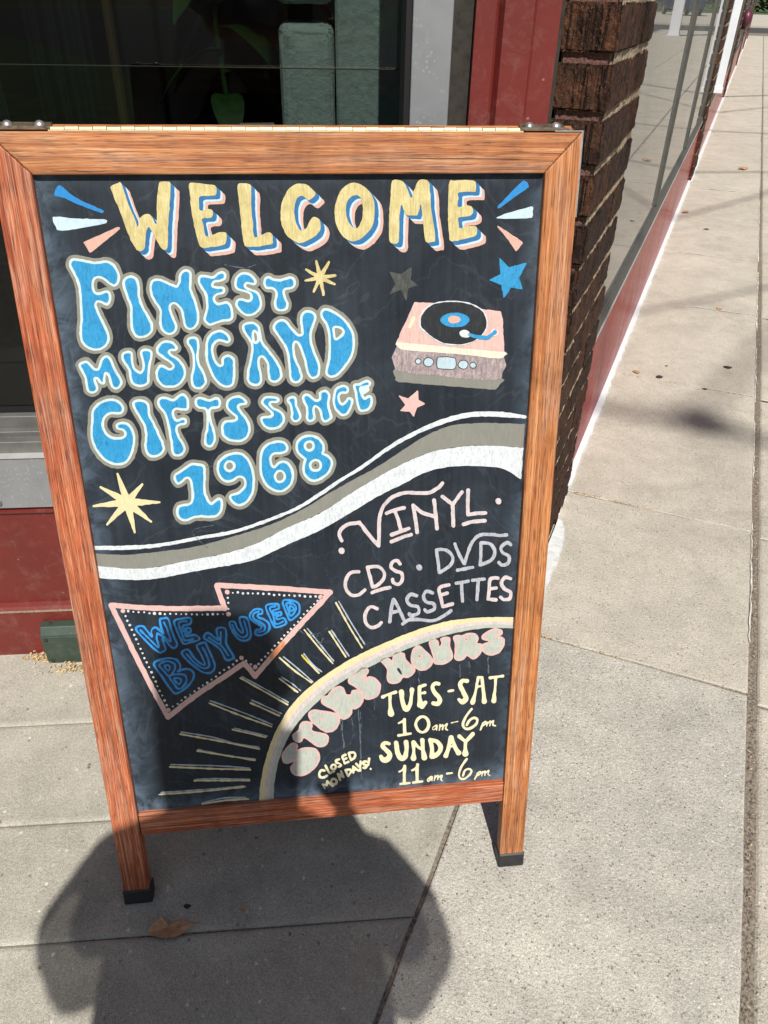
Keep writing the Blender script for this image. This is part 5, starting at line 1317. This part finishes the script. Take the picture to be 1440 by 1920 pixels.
for k in range(1):
    mb = MB(); mb.tube([(0, .0, 0), (.95, 0, 0)], .0009, 6); mb.build('wire', M['bronze'], sh_)
ls = empty('card_ledge', wad(.40, .13, .9), ROT_W, 'dark narrow ledge inside the window carrying a pale card', 'ledge')
mb = MB(); mb.box((0, -.02, .06), (.30, .06, .0845)); mb.build('board', M['black_in'], ls)

# ------------------------------------------------------------------ brick pillars along the shop front
CRS = .0815; BH = .0665
def brick_shape(w, l, h, seed, fine=False):
    q = random.Random(seed)
    bm = bmesh.new(); bmesh.ops.create_cube(bm, size=1)
    for v in bm.verts: v.co = Vector((v.co.x * w, v.co.y * l, v.co.z * h))
    bmesh.ops.bevel(bm, geom=list(bm.edges), offset=.0035, segments=2 if fine else 1, affect='EDGES')
    if fine:                                  # wire-cut face: vertical grooves and torn clay
        for _ in range(3):
            bmesh.ops.subdivide_edges(bm, edges=[e for e in bm.edges if e.calc_length() > .009], cuts=2 if _ < 2 else 1, use_grid_fill=True)
        gr = {}
        for v in bm.verts:
            d = Vector((q.gauss(0, .0005), q.gauss(0, .0005), q.gauss(0, .0004)))
            if v.co.x > w / 2 - .0008:
                d.x -= abs(q.gauss(0, .0007))
            if v.co.y < -l / 2 + .0008:
                kk = int((v.co.x + 1) / .0058)
                if kk not in gr: gr[kk] = q.choice((0, 0, .0016, .003)) if seed % 3 else 0
                d.y += gr[kk] + abs(q.gauss(0, .0006))
            v.co += d
    else:
        for v in bm.verts: v.co += Vector((q.gauss(0, .0009), q.gauss(0, .0009), q.gauss(0, .0009)))
    mb = MB(); mb.bm(bm); return mb
def brick_pillar(v0, v1, label, top=2.56, depth=.095, fine=False):
    e = empty('brick_pillar', uv(-.192, v0), ROT_F, label, 'brick pillar', 'brick pillars between the shop windows')
    L = v1 - v0
    mb = MB(); mb.box((-depth + .008, .014, -.03), (-.006 if fine else -.003, L - .006, top)); mb.build('mortar', M['mortar'], e)
    mb = MB(); mb.box((-depth + .0115, .0095, -.03), (-.012, .0137, top)); mb.build('end_mortar', M['mortar_red'], e)
    if fine:                                  # trowelled, lumpy facing of the long side
        ny, nz = 84, 330; z1 = 1.55
        bump_ = RNG.normal(size=(nz + 1, ny + 1)) * .0010
        sl = RNG.normal(size=(nz // 8 + 2, ny // 8 + 2)) * .0012
        vs_ = []
        for j in range(nz + 1):
            for i in range(ny + 1):
                vs_.append((-.0050 + bump_[j, i] * .8 + sl[j // 8, i // 8] * .7, .010 + (L - .014) * i / ny, z1 * j / nz))
        mesh_obj('mortar_facing', vs_, [(j * (ny + 1) + i, j * (ny + 1) + i + 1, (j + 1) * (ny + 1) + i + 1, (j + 1) * (ny + 1) + i) for j in range(nz) for i in range(ny)], M['mortar'], e)
    n = int(top / CRS)
    SH = {}
    a_len, b_len = (.298, L - .298 - .012), (.193, L - .193 - .012)
    for k in range(-1, n):
        zc = .034 + CRS * k + CRS / 2
        if zc > top - .03: break
        y = 0
        for l in (a_len if k % 2 else b_len):
            key = (round(l, 3), (k * 3 + int(y * 10)) % 4)
            if key not in SH: SH[key] = brick_shape(depth, l, BH, int(l * 1000) + key[1] * 7, fine).build('brick', M['brick'], e); o = SH[key]
            else: o = copy_obj(SH[key], e)
            o.location = (-depth / 2 + random.uniform(-.0016, .0016), y + l / 2, zc)
            o.rotation_euler = (random.uniform(-.008, .008), random.uniform(-.006, .006), random.uniform(-.008, .008))
            y += l + .012
    return e
PILL = [(1.413, 1.897), (6.65, 7.15), (12.9, 13.4), (19.2, 19.7), (25.6, 26.1), (31.9, 32.4)]
LAB = ['dark rough brick pillar at the shop corner right behind the chalkboard', 'second brick pillar, at the end of the nearest facade window', 'third brick pillar along the shop front, beyond the white post',
       'fourth brick pillar along the shop front', 'fifth brick pillar along the shop front', 'last brick pillar at the far end of the shop front']
for (a, b), l in zip(PILL, LAB): brick_pillar(a, b, l, top=2.56, fine=(a < 2))

# ------------------------------------------------------------------ facade windows along the pavement
def facade_window(v0, v1, mulls, label):
    e = empty('facade_window', uv(-.205, v0), ROT_F, label, 'shop window', 'tall windows along the shop front')
    L = v1 - v0
    def bx(name, u0, u1, a, b, z0, z1, mat, bev=0): mb = MB(); mb.box((u0, a, z0), (u1, b, z1), bev); return mb.build(name, mat, e)
    # red enamel kick panels, one per light
    ed = [0] + [m - v0 for m in mulls] + [L]
    for a, b in zip(ed[:-1], ed[1:]):
        bx('kick_panel', -.10, -.004, a + .002, b - .002, .012, .418, M['red_gloss'], .0015)
    mb = MB()                                   # bronze sill with two steps
    pr = [(-.10, .4185), (.000, .4185), (.000, .432), (-.003, .4335), (-.003, .444), (-.007, .4455), (-.007, .4555), (-.10, .457)]
    n = len(pr)
    mb.add([(u, y, z) for y in (0, L) for u, z in pr], [tuple(range(n)), tuple(range(n, 2 * n))[::-1]] + [(i, n + i, n + (i + 1) % n, (i + 1) % n) for i in range(n)])
    mb.build('sill', M['bronze'], e)
    bx('sill_lip', -.004, .003, 0, L, .4145, .4183, M['alu_lip'])
    for i, (a, b) in enumerate(zip(ed[:-1], ed[1:])):
        bx('glass_pane', -.020, -.0145, a + (.012 if i else .003), b - (.012 if i < len(ed) - 2 else .003), .4575, 2.49, M['glass_f'])
    for m in mulls:
        bx('mullion', -.040, -.004, m - v0 - .0125, m - v0 + .0125, .4573, 2.495, M['bronze'], .002)
    bx('jamb', -.040, -.012, -.001, .014, .4573, 2.495, M['alu_dull']) if v0 < 3 else None
    bx('jamb', -.040, -.006, L - .03, L - .001, .4573, 2.495, M['bronze'])
    bx('head_frame', -.09, -.012, 0, L, 2.4955, 2.56, M['bronze'])
    return e
WL = ['nearest tall facade window above glossy red kick panels, beside the corner pillar', 'second facade window along the pavement, behind the white post', 'third facade window along the pavement', 'fourth facade window along the pavement', 'farthest facade window before the cross street']
ML = [(3.50, 5.06), (9.0, 11.0), (15.4, 17.3), (21.7, 23.6), (28, 30)]
for i in range(5): facade_window(PILL[i][1], PILL[i + 1][0], ML[i], WL[i])
# white-painted sealant strip at the foot of the shop front
mb = MB(); q = random.Random(11)
def strip(v0, v1, w0, w1, step):
    n = max(2, int((v1 - v0) / step)); vs_ = []
    for i in range(n + 1):
        t = i / n; v = v0 + (v1 - v0) * t; w = w0 + (w1 - w0) * t + q.uniform(-.003, .003)
        vs_ += [uv(-.2115, v, .012), uv(-.205 + w, v, .010), uv(-.205 + w + .0015, v + q.uniform(-.005, .005), -.001)]
    mb.add(vs_, [(3 * i, 3 * i + 1, 3 * i + 4, 3 * i + 3) for i in range(n)] + [(3 * i + 1, 3 * i + 2, 3 * i + 5, 3 * i + 4) for i in range(n)])
strip(1.74, 6.6, .013, .015, .03); strip(6.6, 32.4, .018, .02, .15)
o = mb.build('foundation_strip', M['white_strip']); tag(o, 'ragged white painted strip along the foot of the shop front', 'painted strip')
mb = MB()
vs_ = []
for i, (v, ua, ub) in enumerate([(1.34, -.188, -.166), (1.40, -.186, -.161), (1.44, -.186, -.160), (1.48, -.187, -.156), (1.52, -.188, -.157), (1.56, -.188, -.153), (1.60, -.188, -.155), (1.64, -.188, -.156), (1.68, -.188, -.161), (1.71, -.188, -.166), (1.74, -.188, -.176)]):
    vs_ += [uv(ua, v, .010), uv(ub + q.uniform(-.002, .002), v, .007), uv(ub + .003, v, -.001)]
n = len(vs_) // 3
mb.add(vs_, [(3 * i, 3 * i + 1, 3 * i + 4, 3 * i + 3) for i in range(n - 1)] + [(3 * i + 1, 3 * i + 2, 3 * i + 5, 3 * i + 4) for i in range(n - 1)])
tag(mb.build('white_cement_patch', simple('chalky_cement', (.62, .63, .63), .9, nscale=45, namt=.14, bumps=.8, bdist=.004, world=True)), 'smooth white cement patch at the foot of the corner brick pillar', 'cement patch')
# white pilaster and alarm bell on the front
e = empty('white_post', uv(-.205, 7.55), ROT_F, 'white painted metal post standing against the second brick pillar', 'post')
mb = MB(); mb.box((.002, 0, .56), (.062, .10, 2.5), .004); mb.build('shaft', M['white_metal'], e)
mb = MB(); mb.box((-.002, -.012, .52), (.068, .112, .56), .004); mb.build('shoe', M['white_metal'], e)
e = empty('alarm_bell', uv(-.19, 13.6, .92), ROT_F, 'round maroon alarm bell on the shop front past the third pillar', 'alarm bell')
mb = MB(); mb.lathe([(.03, -.02), (.10, 0), (.115, .03), (.105, .07), (.06, .10), (.01, .11)], 20, (0, 0, 0), 'x'); mb.build('gong', simple('maroon_paint', (.10, .02, .04), .4), e, True)
mb = MB(); mb.box((-.01, -.05, -.13), (.05, .05, -.085), .004); mb.build('mounting_box', M['dark_bit'], e)
# wall above, rear rooms
e = empty('shop_building', uv(-.25, 1.4), ROT_F, 'single storey shop building carrying the row of windows and brick pillars', 'building')
def bb_(name, a, b, mat): mb = MB(); mb.box(a, b); return mb.build(name, mat, e)
bb_('pillar_backing', (-.20, .06, 0), (-.050, .2, 3.5), M['black_in'])
bb_('upper_wall', (-.25, .012, 2.561), (.052, 31.0, 4.0), M['beige_wall'])
bb_('back_wall', (-6.1, 1.2, 0), (-6.0, 31, 4.0), M['black_in'])
bb_('roof', (-6.0, .3, 3.6), (-.26, 31, 3.7), M['black_in'])
bb_('inner_floor', (-6.0, .6, .0), (-.10, 31, .30), M['black_in'])
bb_('end_wall', (-6.0, 30.9, .0), (-.01, 31.0, 3.6), M['beige_wall'])
bb_('partition_wall', (-6.0, .45, .31), (-.12, .55, 3.6), M['black_in'])
ent = empty('entrance_upper_wall', WG, ROT_W, 'painted wall over the entrance display window', 'wall')
mb = MB(); mb.box((AL, -.005, 3.101), (1.1, .12, 4.0)); mb.build('wall_panel', M['beige_wall'], ent)

# white porch post seen mirrored in the glass
e = empty('porch_post', uv(2.15, 32.5), ROT_F, 'square white porch post near the far kerb, mirrored in the shop glass', 'porch post')
mb = MB(); mb.box((-.17, -.17, .05), (.17, .17, 3.3), .01); mb.build('shaft', M['white_metal'], e)
mb = MB(); mb.box((-.20, -.20, 0), (.20, .20, .05), .006); mb.build('base', M['white_metal'], e)

# parked cars, seen mirrored in the glass
def car(loc_, rz, col, label):
    e = empty('parked_car', loc_, rz, label, 'car', 'cars parked across the street')
    body_m = simple('car_paint', col, .25)
    prof = [(-2.2, .35), (-2.22, .75), (-2.05, .95), (-1.55, 1.0), (-1.0, 1.42), (.45, 1.45), (1.15, 1.02), (2.0, .88), (2.2, .70), (2.22, .35)]
    def sec(P, y0, y1, inset=0):
        mb = MB(); n = len(P)
        mb.add([(x, y0, z) for x, z in P] + [(x, y1, z) for x, z in P], [tuple(range(n)), tuple(range(n, 2 * n))[::-1]] + [(i, n + i, n + (i + 1) % n, (i + 1) % n) for i in range(n)]); return mb
    o = sec(prof, -.86, .86).build('body', body_m, e); bv = o.modifiers.new('bevel', 'BEVEL'); bv.width = .07; bv.segments = 3
    for y in (-.868, .868):
        P = [(-1.35, 1.0), (-.93, 1.34), (.40, 1.36), (.95, 1.02)]
        sec(P, y - .004, y + .004).build('side_window', M['phone'], e)
    mb = MB(); mb.add([(.56, -.74, 1.41), (.56, .74, 1.41), (1.16, .78, 1.06), (1.16, -.78, 1.06)], [(0, 3, 2, 1)]); mb.build('windscreen', M['phone'], e)
    for x in (-1.35, 1.35):
        for y in (-.80, .80):
            mb = MB(); mb.lathe([(.30, -.1), (.32, -.07), (.32, .07), (.30, .1)], 20, (x, y, .32), 'y'); w = mb.build('wheel', M['rubber'], e, True)
            mb = MB(); mb.lathe([(.19, -.11), (.19, .11)], 14, (x, y, .32), 'y'); mb.build('rim', M['steel'], w)
    for y in (-.62, .62):
        mb = MB(); mb.lathe([(.09, 2.15), (.09, 2.235)], 12, (0, y, .72), 'x'); mb.build('headlight', M['white_metal'], e)
    return e
car(uv(4.6, 66, 0), ROT_F + 1.2, (.02, .035, .08), 'dark blue parked car nearer the cross street, mirrored in the glass')
car(uv(8.8, 74, 0), ROT_F + 1.1, (.06, .11, .18), 'steel blue parked car farther along, mirrored in the glass')

# overhead line that throws the soft shadows on the pavement
def shade_spot(u, v, h):                      # the point at height h whose shadow falls at (u, v)
    q = uv(u, v); return q + TO_SUN * (h / TO_SUN.z)
pole = empty('utility_pole', shade_spot(.62, 2.42, 0) + Vector((3.9, -6.3, 0)), 0, 'timber utility pole with a lamp arm by the kerb behind the photographer', 'utility pole')
pb = pole.location
mb = MB(); mb.tube([(0, 0, -.1), (0, 0, 12.6)], [.15, .11], 14); mb.build('shaft', M['dark_wood'], pole)
tip = shade_spot(.135, 2.52, 12.2) - pb
mb = MB(); mb.tube([(0, 0, 11.6), (tip.x * .5, tip.y * .5, 12.4), (tip.x, tip.y, 12.25)], .018, 8); mb.build('lamp_arm', M['steel'], pole)
mb = MB(); mb.lathe([(.02, .10), (.07, .08), (.105, 0), (.095, -.04), (.04, -.09)][::-1], 18, (tip.x, tip.y, 12.2)); mb.build('lamp_head', M['steel'], pole, True)
cab = empty('overhead_cables', (0, 0, 0), 0, 'overhead cables crossing high above the pavement', 'cables')
for (u0, v0, u1, v1, h, r_) in ((-.6, 2.50, 1.6, 2.44, 11.8, .030), (-.3, 3.4, 1.4, 5.4, 7.8, .012), (-.3, 5.2, 1.4, 8.6, 7.8, .014), (-.3, 7.0, 1.4, 8.0, 8.0, .016), (-.3, 9.5, 1.4, 9.9, 8.0, .02), (-.3, 13, 1.4, 14.6, 8.0, .03), (-.3, 11, 1.4, 13.8, 8.0, .016)):
    a, b = shade_spot(u0, v0, h), shade_spot(u1, v1, h)
    d = (b - a); a2, b2 = a - d * 1.2, b + d * 1.6
    mb = MB(); mb.tube([a2, b2], r_, 6); mb.build('cable', M['rubber'], cab)

# ------------------------------------------------------------------ litter
def big_leaf():
    e = empty('dry_leaf', (-.305, .583, .001), .1, 'curled dry brown leaf on the pavement joint in front of the board', 'leaf')
    out = [(-.037, -.001), (-.030, .011), (-.018, .018), (-.0155, .0215), (-.018, .0105), (-.012, .0075), (-.002, .0095), (.008, .0105), (.014, .0155), (.0145, .0115), (.022, .0115), (.030, .0055), (.0235, .0), (.016, -.0065), (.004, -.0125), (-.010, -.0125), (-.024, -.0075), (-.032, -.004)]
    vs_ = [(0, .001, .004)]; fs = []
    for x, y in out: vs_.append((x, y, .001 + .010 * (abs(y) / .02) ** 1.5 + .004 * math.sin(x * 160) ** 2))
    for i in range(len(out)): fs.append((0, 1 + i, 1 + (i + 1) % len(out)))
    me = mesh_obj('blade', vs_, fs[::-1], M['dry_leaf'], e)
    sub = me.modifiers.new('s', 'SUBSURF'); sub.levels = sub.render_levels = 2
    so_ = me.modifiers.new('thickness', 'SOLIDIFY'); so_.thickness = .0006
    mb = MB(); mb.tube([(-.034, -.001, .004), (-.01, .001, .006), (.012, .002, .006), (.028, .006, .006), (.040, .0095, .004)], [.0005, .0009, .0009, .0009, .0007], 5); mb.build('stem', M['dry_leaf'], e)
big_leaf()
def crumb(name, x, y, s, mat, label, seed, flat=.35, cat='leaf scrap', group=None):
    q = random.Random(seed)
    bm = bmesh.new(); bmesh.ops.create_icosphere(bm, subdivisions=1, radius=s)
    for v in bm.verts: v.co = Vector((v.co.x * q.uniform(.5, 1.5), v.co.y * q.uniform(.4, 1.1), max(-.2 * s, v.co.z * flat * q.uniform(.6, 1.4))))
    mb = MB(); mb.bm(bm); o = mb.build(name, mat); o.location = (x, y, s * .2); o.rotation_euler = (0, 0, q.uniform(0, 3)); return tag(o, label, cat, group)
crumb('leaf_scrap', -.292, .622, .007, M['dark_bit'], 'black crumpled scrap on the shaded pavement above the brown leaf', 1)
crumb('leaf_scrap', -.205, .619, .0055, M['dry_leaf'], 'tiny reddish leaf scrap on the shaded pavement right of the brown leaf', 2)
for i, (u, v, s, mt, lb) in enumerate([(.20, 3.03, .018, 'dark_bit', 'dark oval leaf lying flat near the long pavement joint'), (-.035, 2.83, .018, 'dark_bit', 'dark pointed scrap on the second pavement joint'),
                      (.13, 2.79, .010, 'dark_bit', 'small dark scrap beside the second pavement joint'), (-.12, 2.84, .017, 'dry_leaf', 'orange leaf fragment on the second pavement joint'),
                      (.14, 3.72, .016, 'dry_leaf', 'pale orange scrap on the third pavement joint'), (-.02, 2.95, .007, 'dark_bit', 'tiny dark speck in the second pavement slab'),
                      (.0, 5.2, .018, 'dark_bit', 'thin dark leaf far along the pavement'), (.17, 7.4, .05, 'dry_leaf', 'tan oak leaf on the long joint far along the pavement'),
                      (-.15, 5.6, .03, 'dry_leaf', 'tan leaf against the white strip far along the shop front')]):
    q = uv(u, v); crumb('leaf_scrap', q.x, q.y, s, M[mt], lb, 20 + i, .18)
mb = MB(); q = random.Random(21)
def chaff(cx, cy, sx, sy, n, s0, s1, ang=0):
    for i in range(n):
        a, b = q.gauss(0, sx), q.gauss(0, sy)
        x, y = cx + a * math.cos(ang) - b * math.sin(ang), cy + a * math.sin(ang) + b * math.cos(ang)
        s = q.uniform(s0, s1); t = q.uniform(0, 6.28); e1 = Vector((math.cos(t), math.sin(t), q.uniform(-.5, .5))) * s; e2 = Vector((-math.sin(t), math.cos(t), q.uniform(-.6, .6))) * s * q.uniform(.2, .5)
        c = Vector((x, y, .0015 + abs(q.gauss(0, .003)) * s / .004))
        mb.add([c - e1, c - e2, c + e1, c + e2 + Vector((0, 0, s * .3))], [(0, 1, 2, 3)])
p1, p2 = wad(.095, -.030), wad(.185, -.065)
chaff(p1.x, p1.y, .016, .008, 130, .002, .006, .1); chaff(p2.x, p2.y, .030, .009, 170, .002, .006, .1)
for v0, n in ((1.905, 60), (1.285, 40), (2.80, 40)):
    c0, c1 = uv(-.17, v0), uv(.05, v0)
    for k in range(n):
        t = q.random() ** 1.4; c = c0.lerp(c1, t); chaff(c.x, c.y, .003, .003, 3, .0012, .0035)
for k in range(500):
    c = uv(.308 + q.gauss(0, .003), .4 + q.random() * 6); chaff(c.x, c.y, .001, .001, 1, .001, .003)
tag(mb.build('leaf_litter', M['dry_straw']), 'pale chaff and seed husks gathered at the wall foot and in the joints', 'litter', kind='stuff')
# ------------------------------------------------------------------ the photographer, whose shadow falls on the pavement and board
def skin_mesh(name, verts, edges, radii, mat, parent, root=0, levels=2):
    me = bpy.data.meshes.new(name)
    me.from_pydata([tuple(v) for v in verts], edges, [])
    o = bpy.data.objects.new(name, me); COL.objects.link(o); o.parent = parent
    sk = o.modifiers.new('skin', 'SKIN'); sk.use_smooth_shade = True
    me.update()
    if not me.skin_vertices:
        bm = bmesh.new(); bm.from_mesh(me); bm.verts.layers.skin.verify(); bm.to_mesh(me); bm.free()
    for i, r_ in enumerate(radii):
        s = me.skin_vertices[0].data[i]
        s.radius = (r_, r_) if isinstance(r_, (int, float)) else r_
        s.use_root = (i == root)
    sb = o.modifiers.new('sub', 'SUBSURF'); sb.levels = sb.render_levels = levels
    me.materials.append(mat)
    return o
PXC = -.035
man = empty('person', (PXC, -.34, 0), 0, 'standing person in pale loose shirt and jeans holding up a phone', 'person')
#            pelvis(0) waist(1) chest(2) neckbase(3) neck(4) head low(5) head mid(6) head top(7)
V_ = [(0, 0, .95), (0, .005, 1.10), (0, -.005, 1.28), (0, -.01, 1.44), (0, .0, 1.51), (0, .03, 1.60), (0, .04, 1.69), (0, .025, 1.775)]
Rr = [(.150, .11), (.140, .10), (.160, .11), (.085, .07), .056, (.066, .078), (.080, .095), (.064, .078)]
E_ = [(0, 1), (1, 2), (2, 3), (3, 4), (4, 5), (5, 6), (6, 7)]
def addv(p, r_, frm):
    V_.append(p); Rr.append(r_); E_.append((frm, len(V_) - 1)); return len(V_) - 1
hand = {}
for s in (-1, 1):
    h = addv((s * .10, 0, .88), .085, 0); k = addv((s * .115, .01, .50), .055, h); a = addv((s * .12, -.02, .09), .038, k); addv((s * .13, .13, .035), .032, a)
    sh = addv((s * .180, -.01, 1.335), .055, 2); el = addv((s * .245, .055, 1.075), .040, sh)
    wx = (.075 - PXC) if s > 0 else (-.075 - PXC)
    wr = addv((wx + s * .012, .275, 1.055), .026, el); hand[s] = wr; addv((wx, .310, 1.075), (.030, .018), wr)
body = skin_mesh('body', V_, E_, Rr, M['skin'], man)
# fingers: each its own short chain, closed on the edges of the phone
for s in (-1, 1):
    wx = (.070 - PXC) if s > 0 else (-.085 - PXC)
    for i in range(4):
        z = 1.095 - .017 * i; y = .325 + .004 * i
        ln = (.9, 1.0, .95, .78)[i]
        P = [(wx, y - .02, z), (wx + s * .010, y + .012, z + .004), (wx - s * .004, y + .028 * ln, z + .004), (wx - s * .024 * ln, y + .026 * ln, z + .002)]
        skin_mesh('finger', P, [(0, 1), (1, 2), (2, 3)], [.009, .0085, .008, .007], M['skin'], man, levels=1)
    P = [(wx, .300, 1.085), (wx - s * .004, .292, 1.108), (wx - s * .018, .293, 1.128), (wx - s * .030, .297, 1.140)]
    skin_mesh('thumb', P, [(0, 1), (1, 2), (2, 3)], [.011, .010, .009, .008], M['skin'], man, levels=1)
# clothes
sv = [(0, 0, .80), (0, .0, .98), (0, 0, 1.16), (0, -.005, 1.30), (0, -.01, 1.40)]
skin_mesh('shirt', sv, [(0, 1), (1, 2), (2, 3), (3, 4)], [(.235, .15), (.232, .145), (.225, .135), (.212, .12), (.090, .085)], M['shirt'], man)
for s in (-1, 1):
    mb = MB()
    n = 20; L = []
    A0, A1, A2 = Vector((s * .12, -.01, 1.335)), Vector((s * .200, .0, 1.255)), Vector((s * .240, .02, 1.13))
    rad = [(.085), (.088), (.092)]
    for c, r_ in ((A0, .050), (A0.lerp(A1, .5), .064), (A1, .072), (A1.lerp(A2, .5), .076), (A2, .078), (A2 + Vector((s * .004, .008, -.045)), .074)):
        ax = (A2 - A0).normalized(); e1 = ax.cross(Vector((0, 1, 0))).normalized(); e2 = ax.cross(e1)
        L.append([c + (e1 * math.cos(t) + e2 * math.sin(t)) * r_ * (1 + .06 * math.sin(5 * t)) for t in [2 * math.pi * k / n for k in range(n)]])
    vs_ = [q for ring in L for q in ring]
    fs = [(i * n + k, i * n + (k + 1) % n, (i + 1) * n + (k + 1) % n, (i + 1) * n + k) for i in range(len(L) - 1) for k in range(n)]
    o = mesh_obj('sleeve', vs_, fs, M['sleeve'], man, True)
    th = skin_mesh('trouser_leg', [(s * .095, 0, .93), (s * .11, .01, .52), (s * .12, -.015, .08)], [(0, 1), (1, 2)], [(.115, .11), (.08, .085), (.062, .07)], M['denim'], man)
    skin_mesh('shoe', [(s * .12, -.06, .045), (s * .125, .05, .045), (s * .135, .16, .035)], [(0, 1), (1, 2)], [(.042, .045), (.048, .04), (.04, .03)], M['rubber'], man)
skin_mesh('hair', [(0, -.045, 1.38), (0, -.045, 1.48), (0, -.04, 1.60), (0, -.03, 1.71), (0, .02, 1.785), (0, .07, 1.775)], [(0, 1), (1, 2), (2, 3), (3, 4), (4, 5)], [(.085, .04), (.105, .05), (.104, .06), (.100, .075), (.090, .060), (.066, .028)], M['hair'], man)
for s in (-1, 1):
    mb = MB(); mb.lathe([(.002, .008), (.007, .005), (.009, 0), (.006, -.008)][::-1], 10, (s * .030, .112, 1.700), 'y'); mb.build('eye', M['white_metal'], man, True)
    skin_mesh('ear', [(s * .078, .035, 1.665), (s * .086, .03, 1.69), (s * .082, .035, 1.715)], [(0, 1), (1, 2)], [(.006, .010), (.007, .014), (.006, .010)], M['skin'], man, levels=1)
skin_mesh('nose', [(0, .110, 1.705), (0, .124, 1.682), (0, .130, 1.666)], [(0, 1), (1, 2)], [.008, .011, .013], M['skin'], man, levels=1)
mb = MB(); mb.box((-.022, .102, 1.625), (.022, .110, 1.633), .003); mb.build('mouth', simple('lips', (.35, .12, .10), .5), man)
# phone: lens next to the viewpoint, body hanging down to the left of it
ph = empty('smartphone')
ph.matrix_world = cam_o.matrix_world @ Matrix.Translation((-.022, -.052, .016))
tag(ph, 'black smartphone held upright in both hands, pointed at the board', 'phone')
mb = MB(); mb.box((-.036, -.074, -.004), (.036, .074, .004), .003); mb.build('case', M['phone'], ph)
mb = MB(); mb.box((-.033, -.070, .0041), (.033, .070, .0048)); mb.build('screen', simple('screen_glass', (.02, .02, .025), .1), ph)
mb = MB(); mb.box((-.010, .034, -.0065), (.030, .070, -.0041), .001); mb.build('camera_bump', M['phone'], ph)

# ------------------------------------------------------------------ render settings that belong to the picture
SC.render.resolution_x, SC.render.resolution_y = 768, 1024
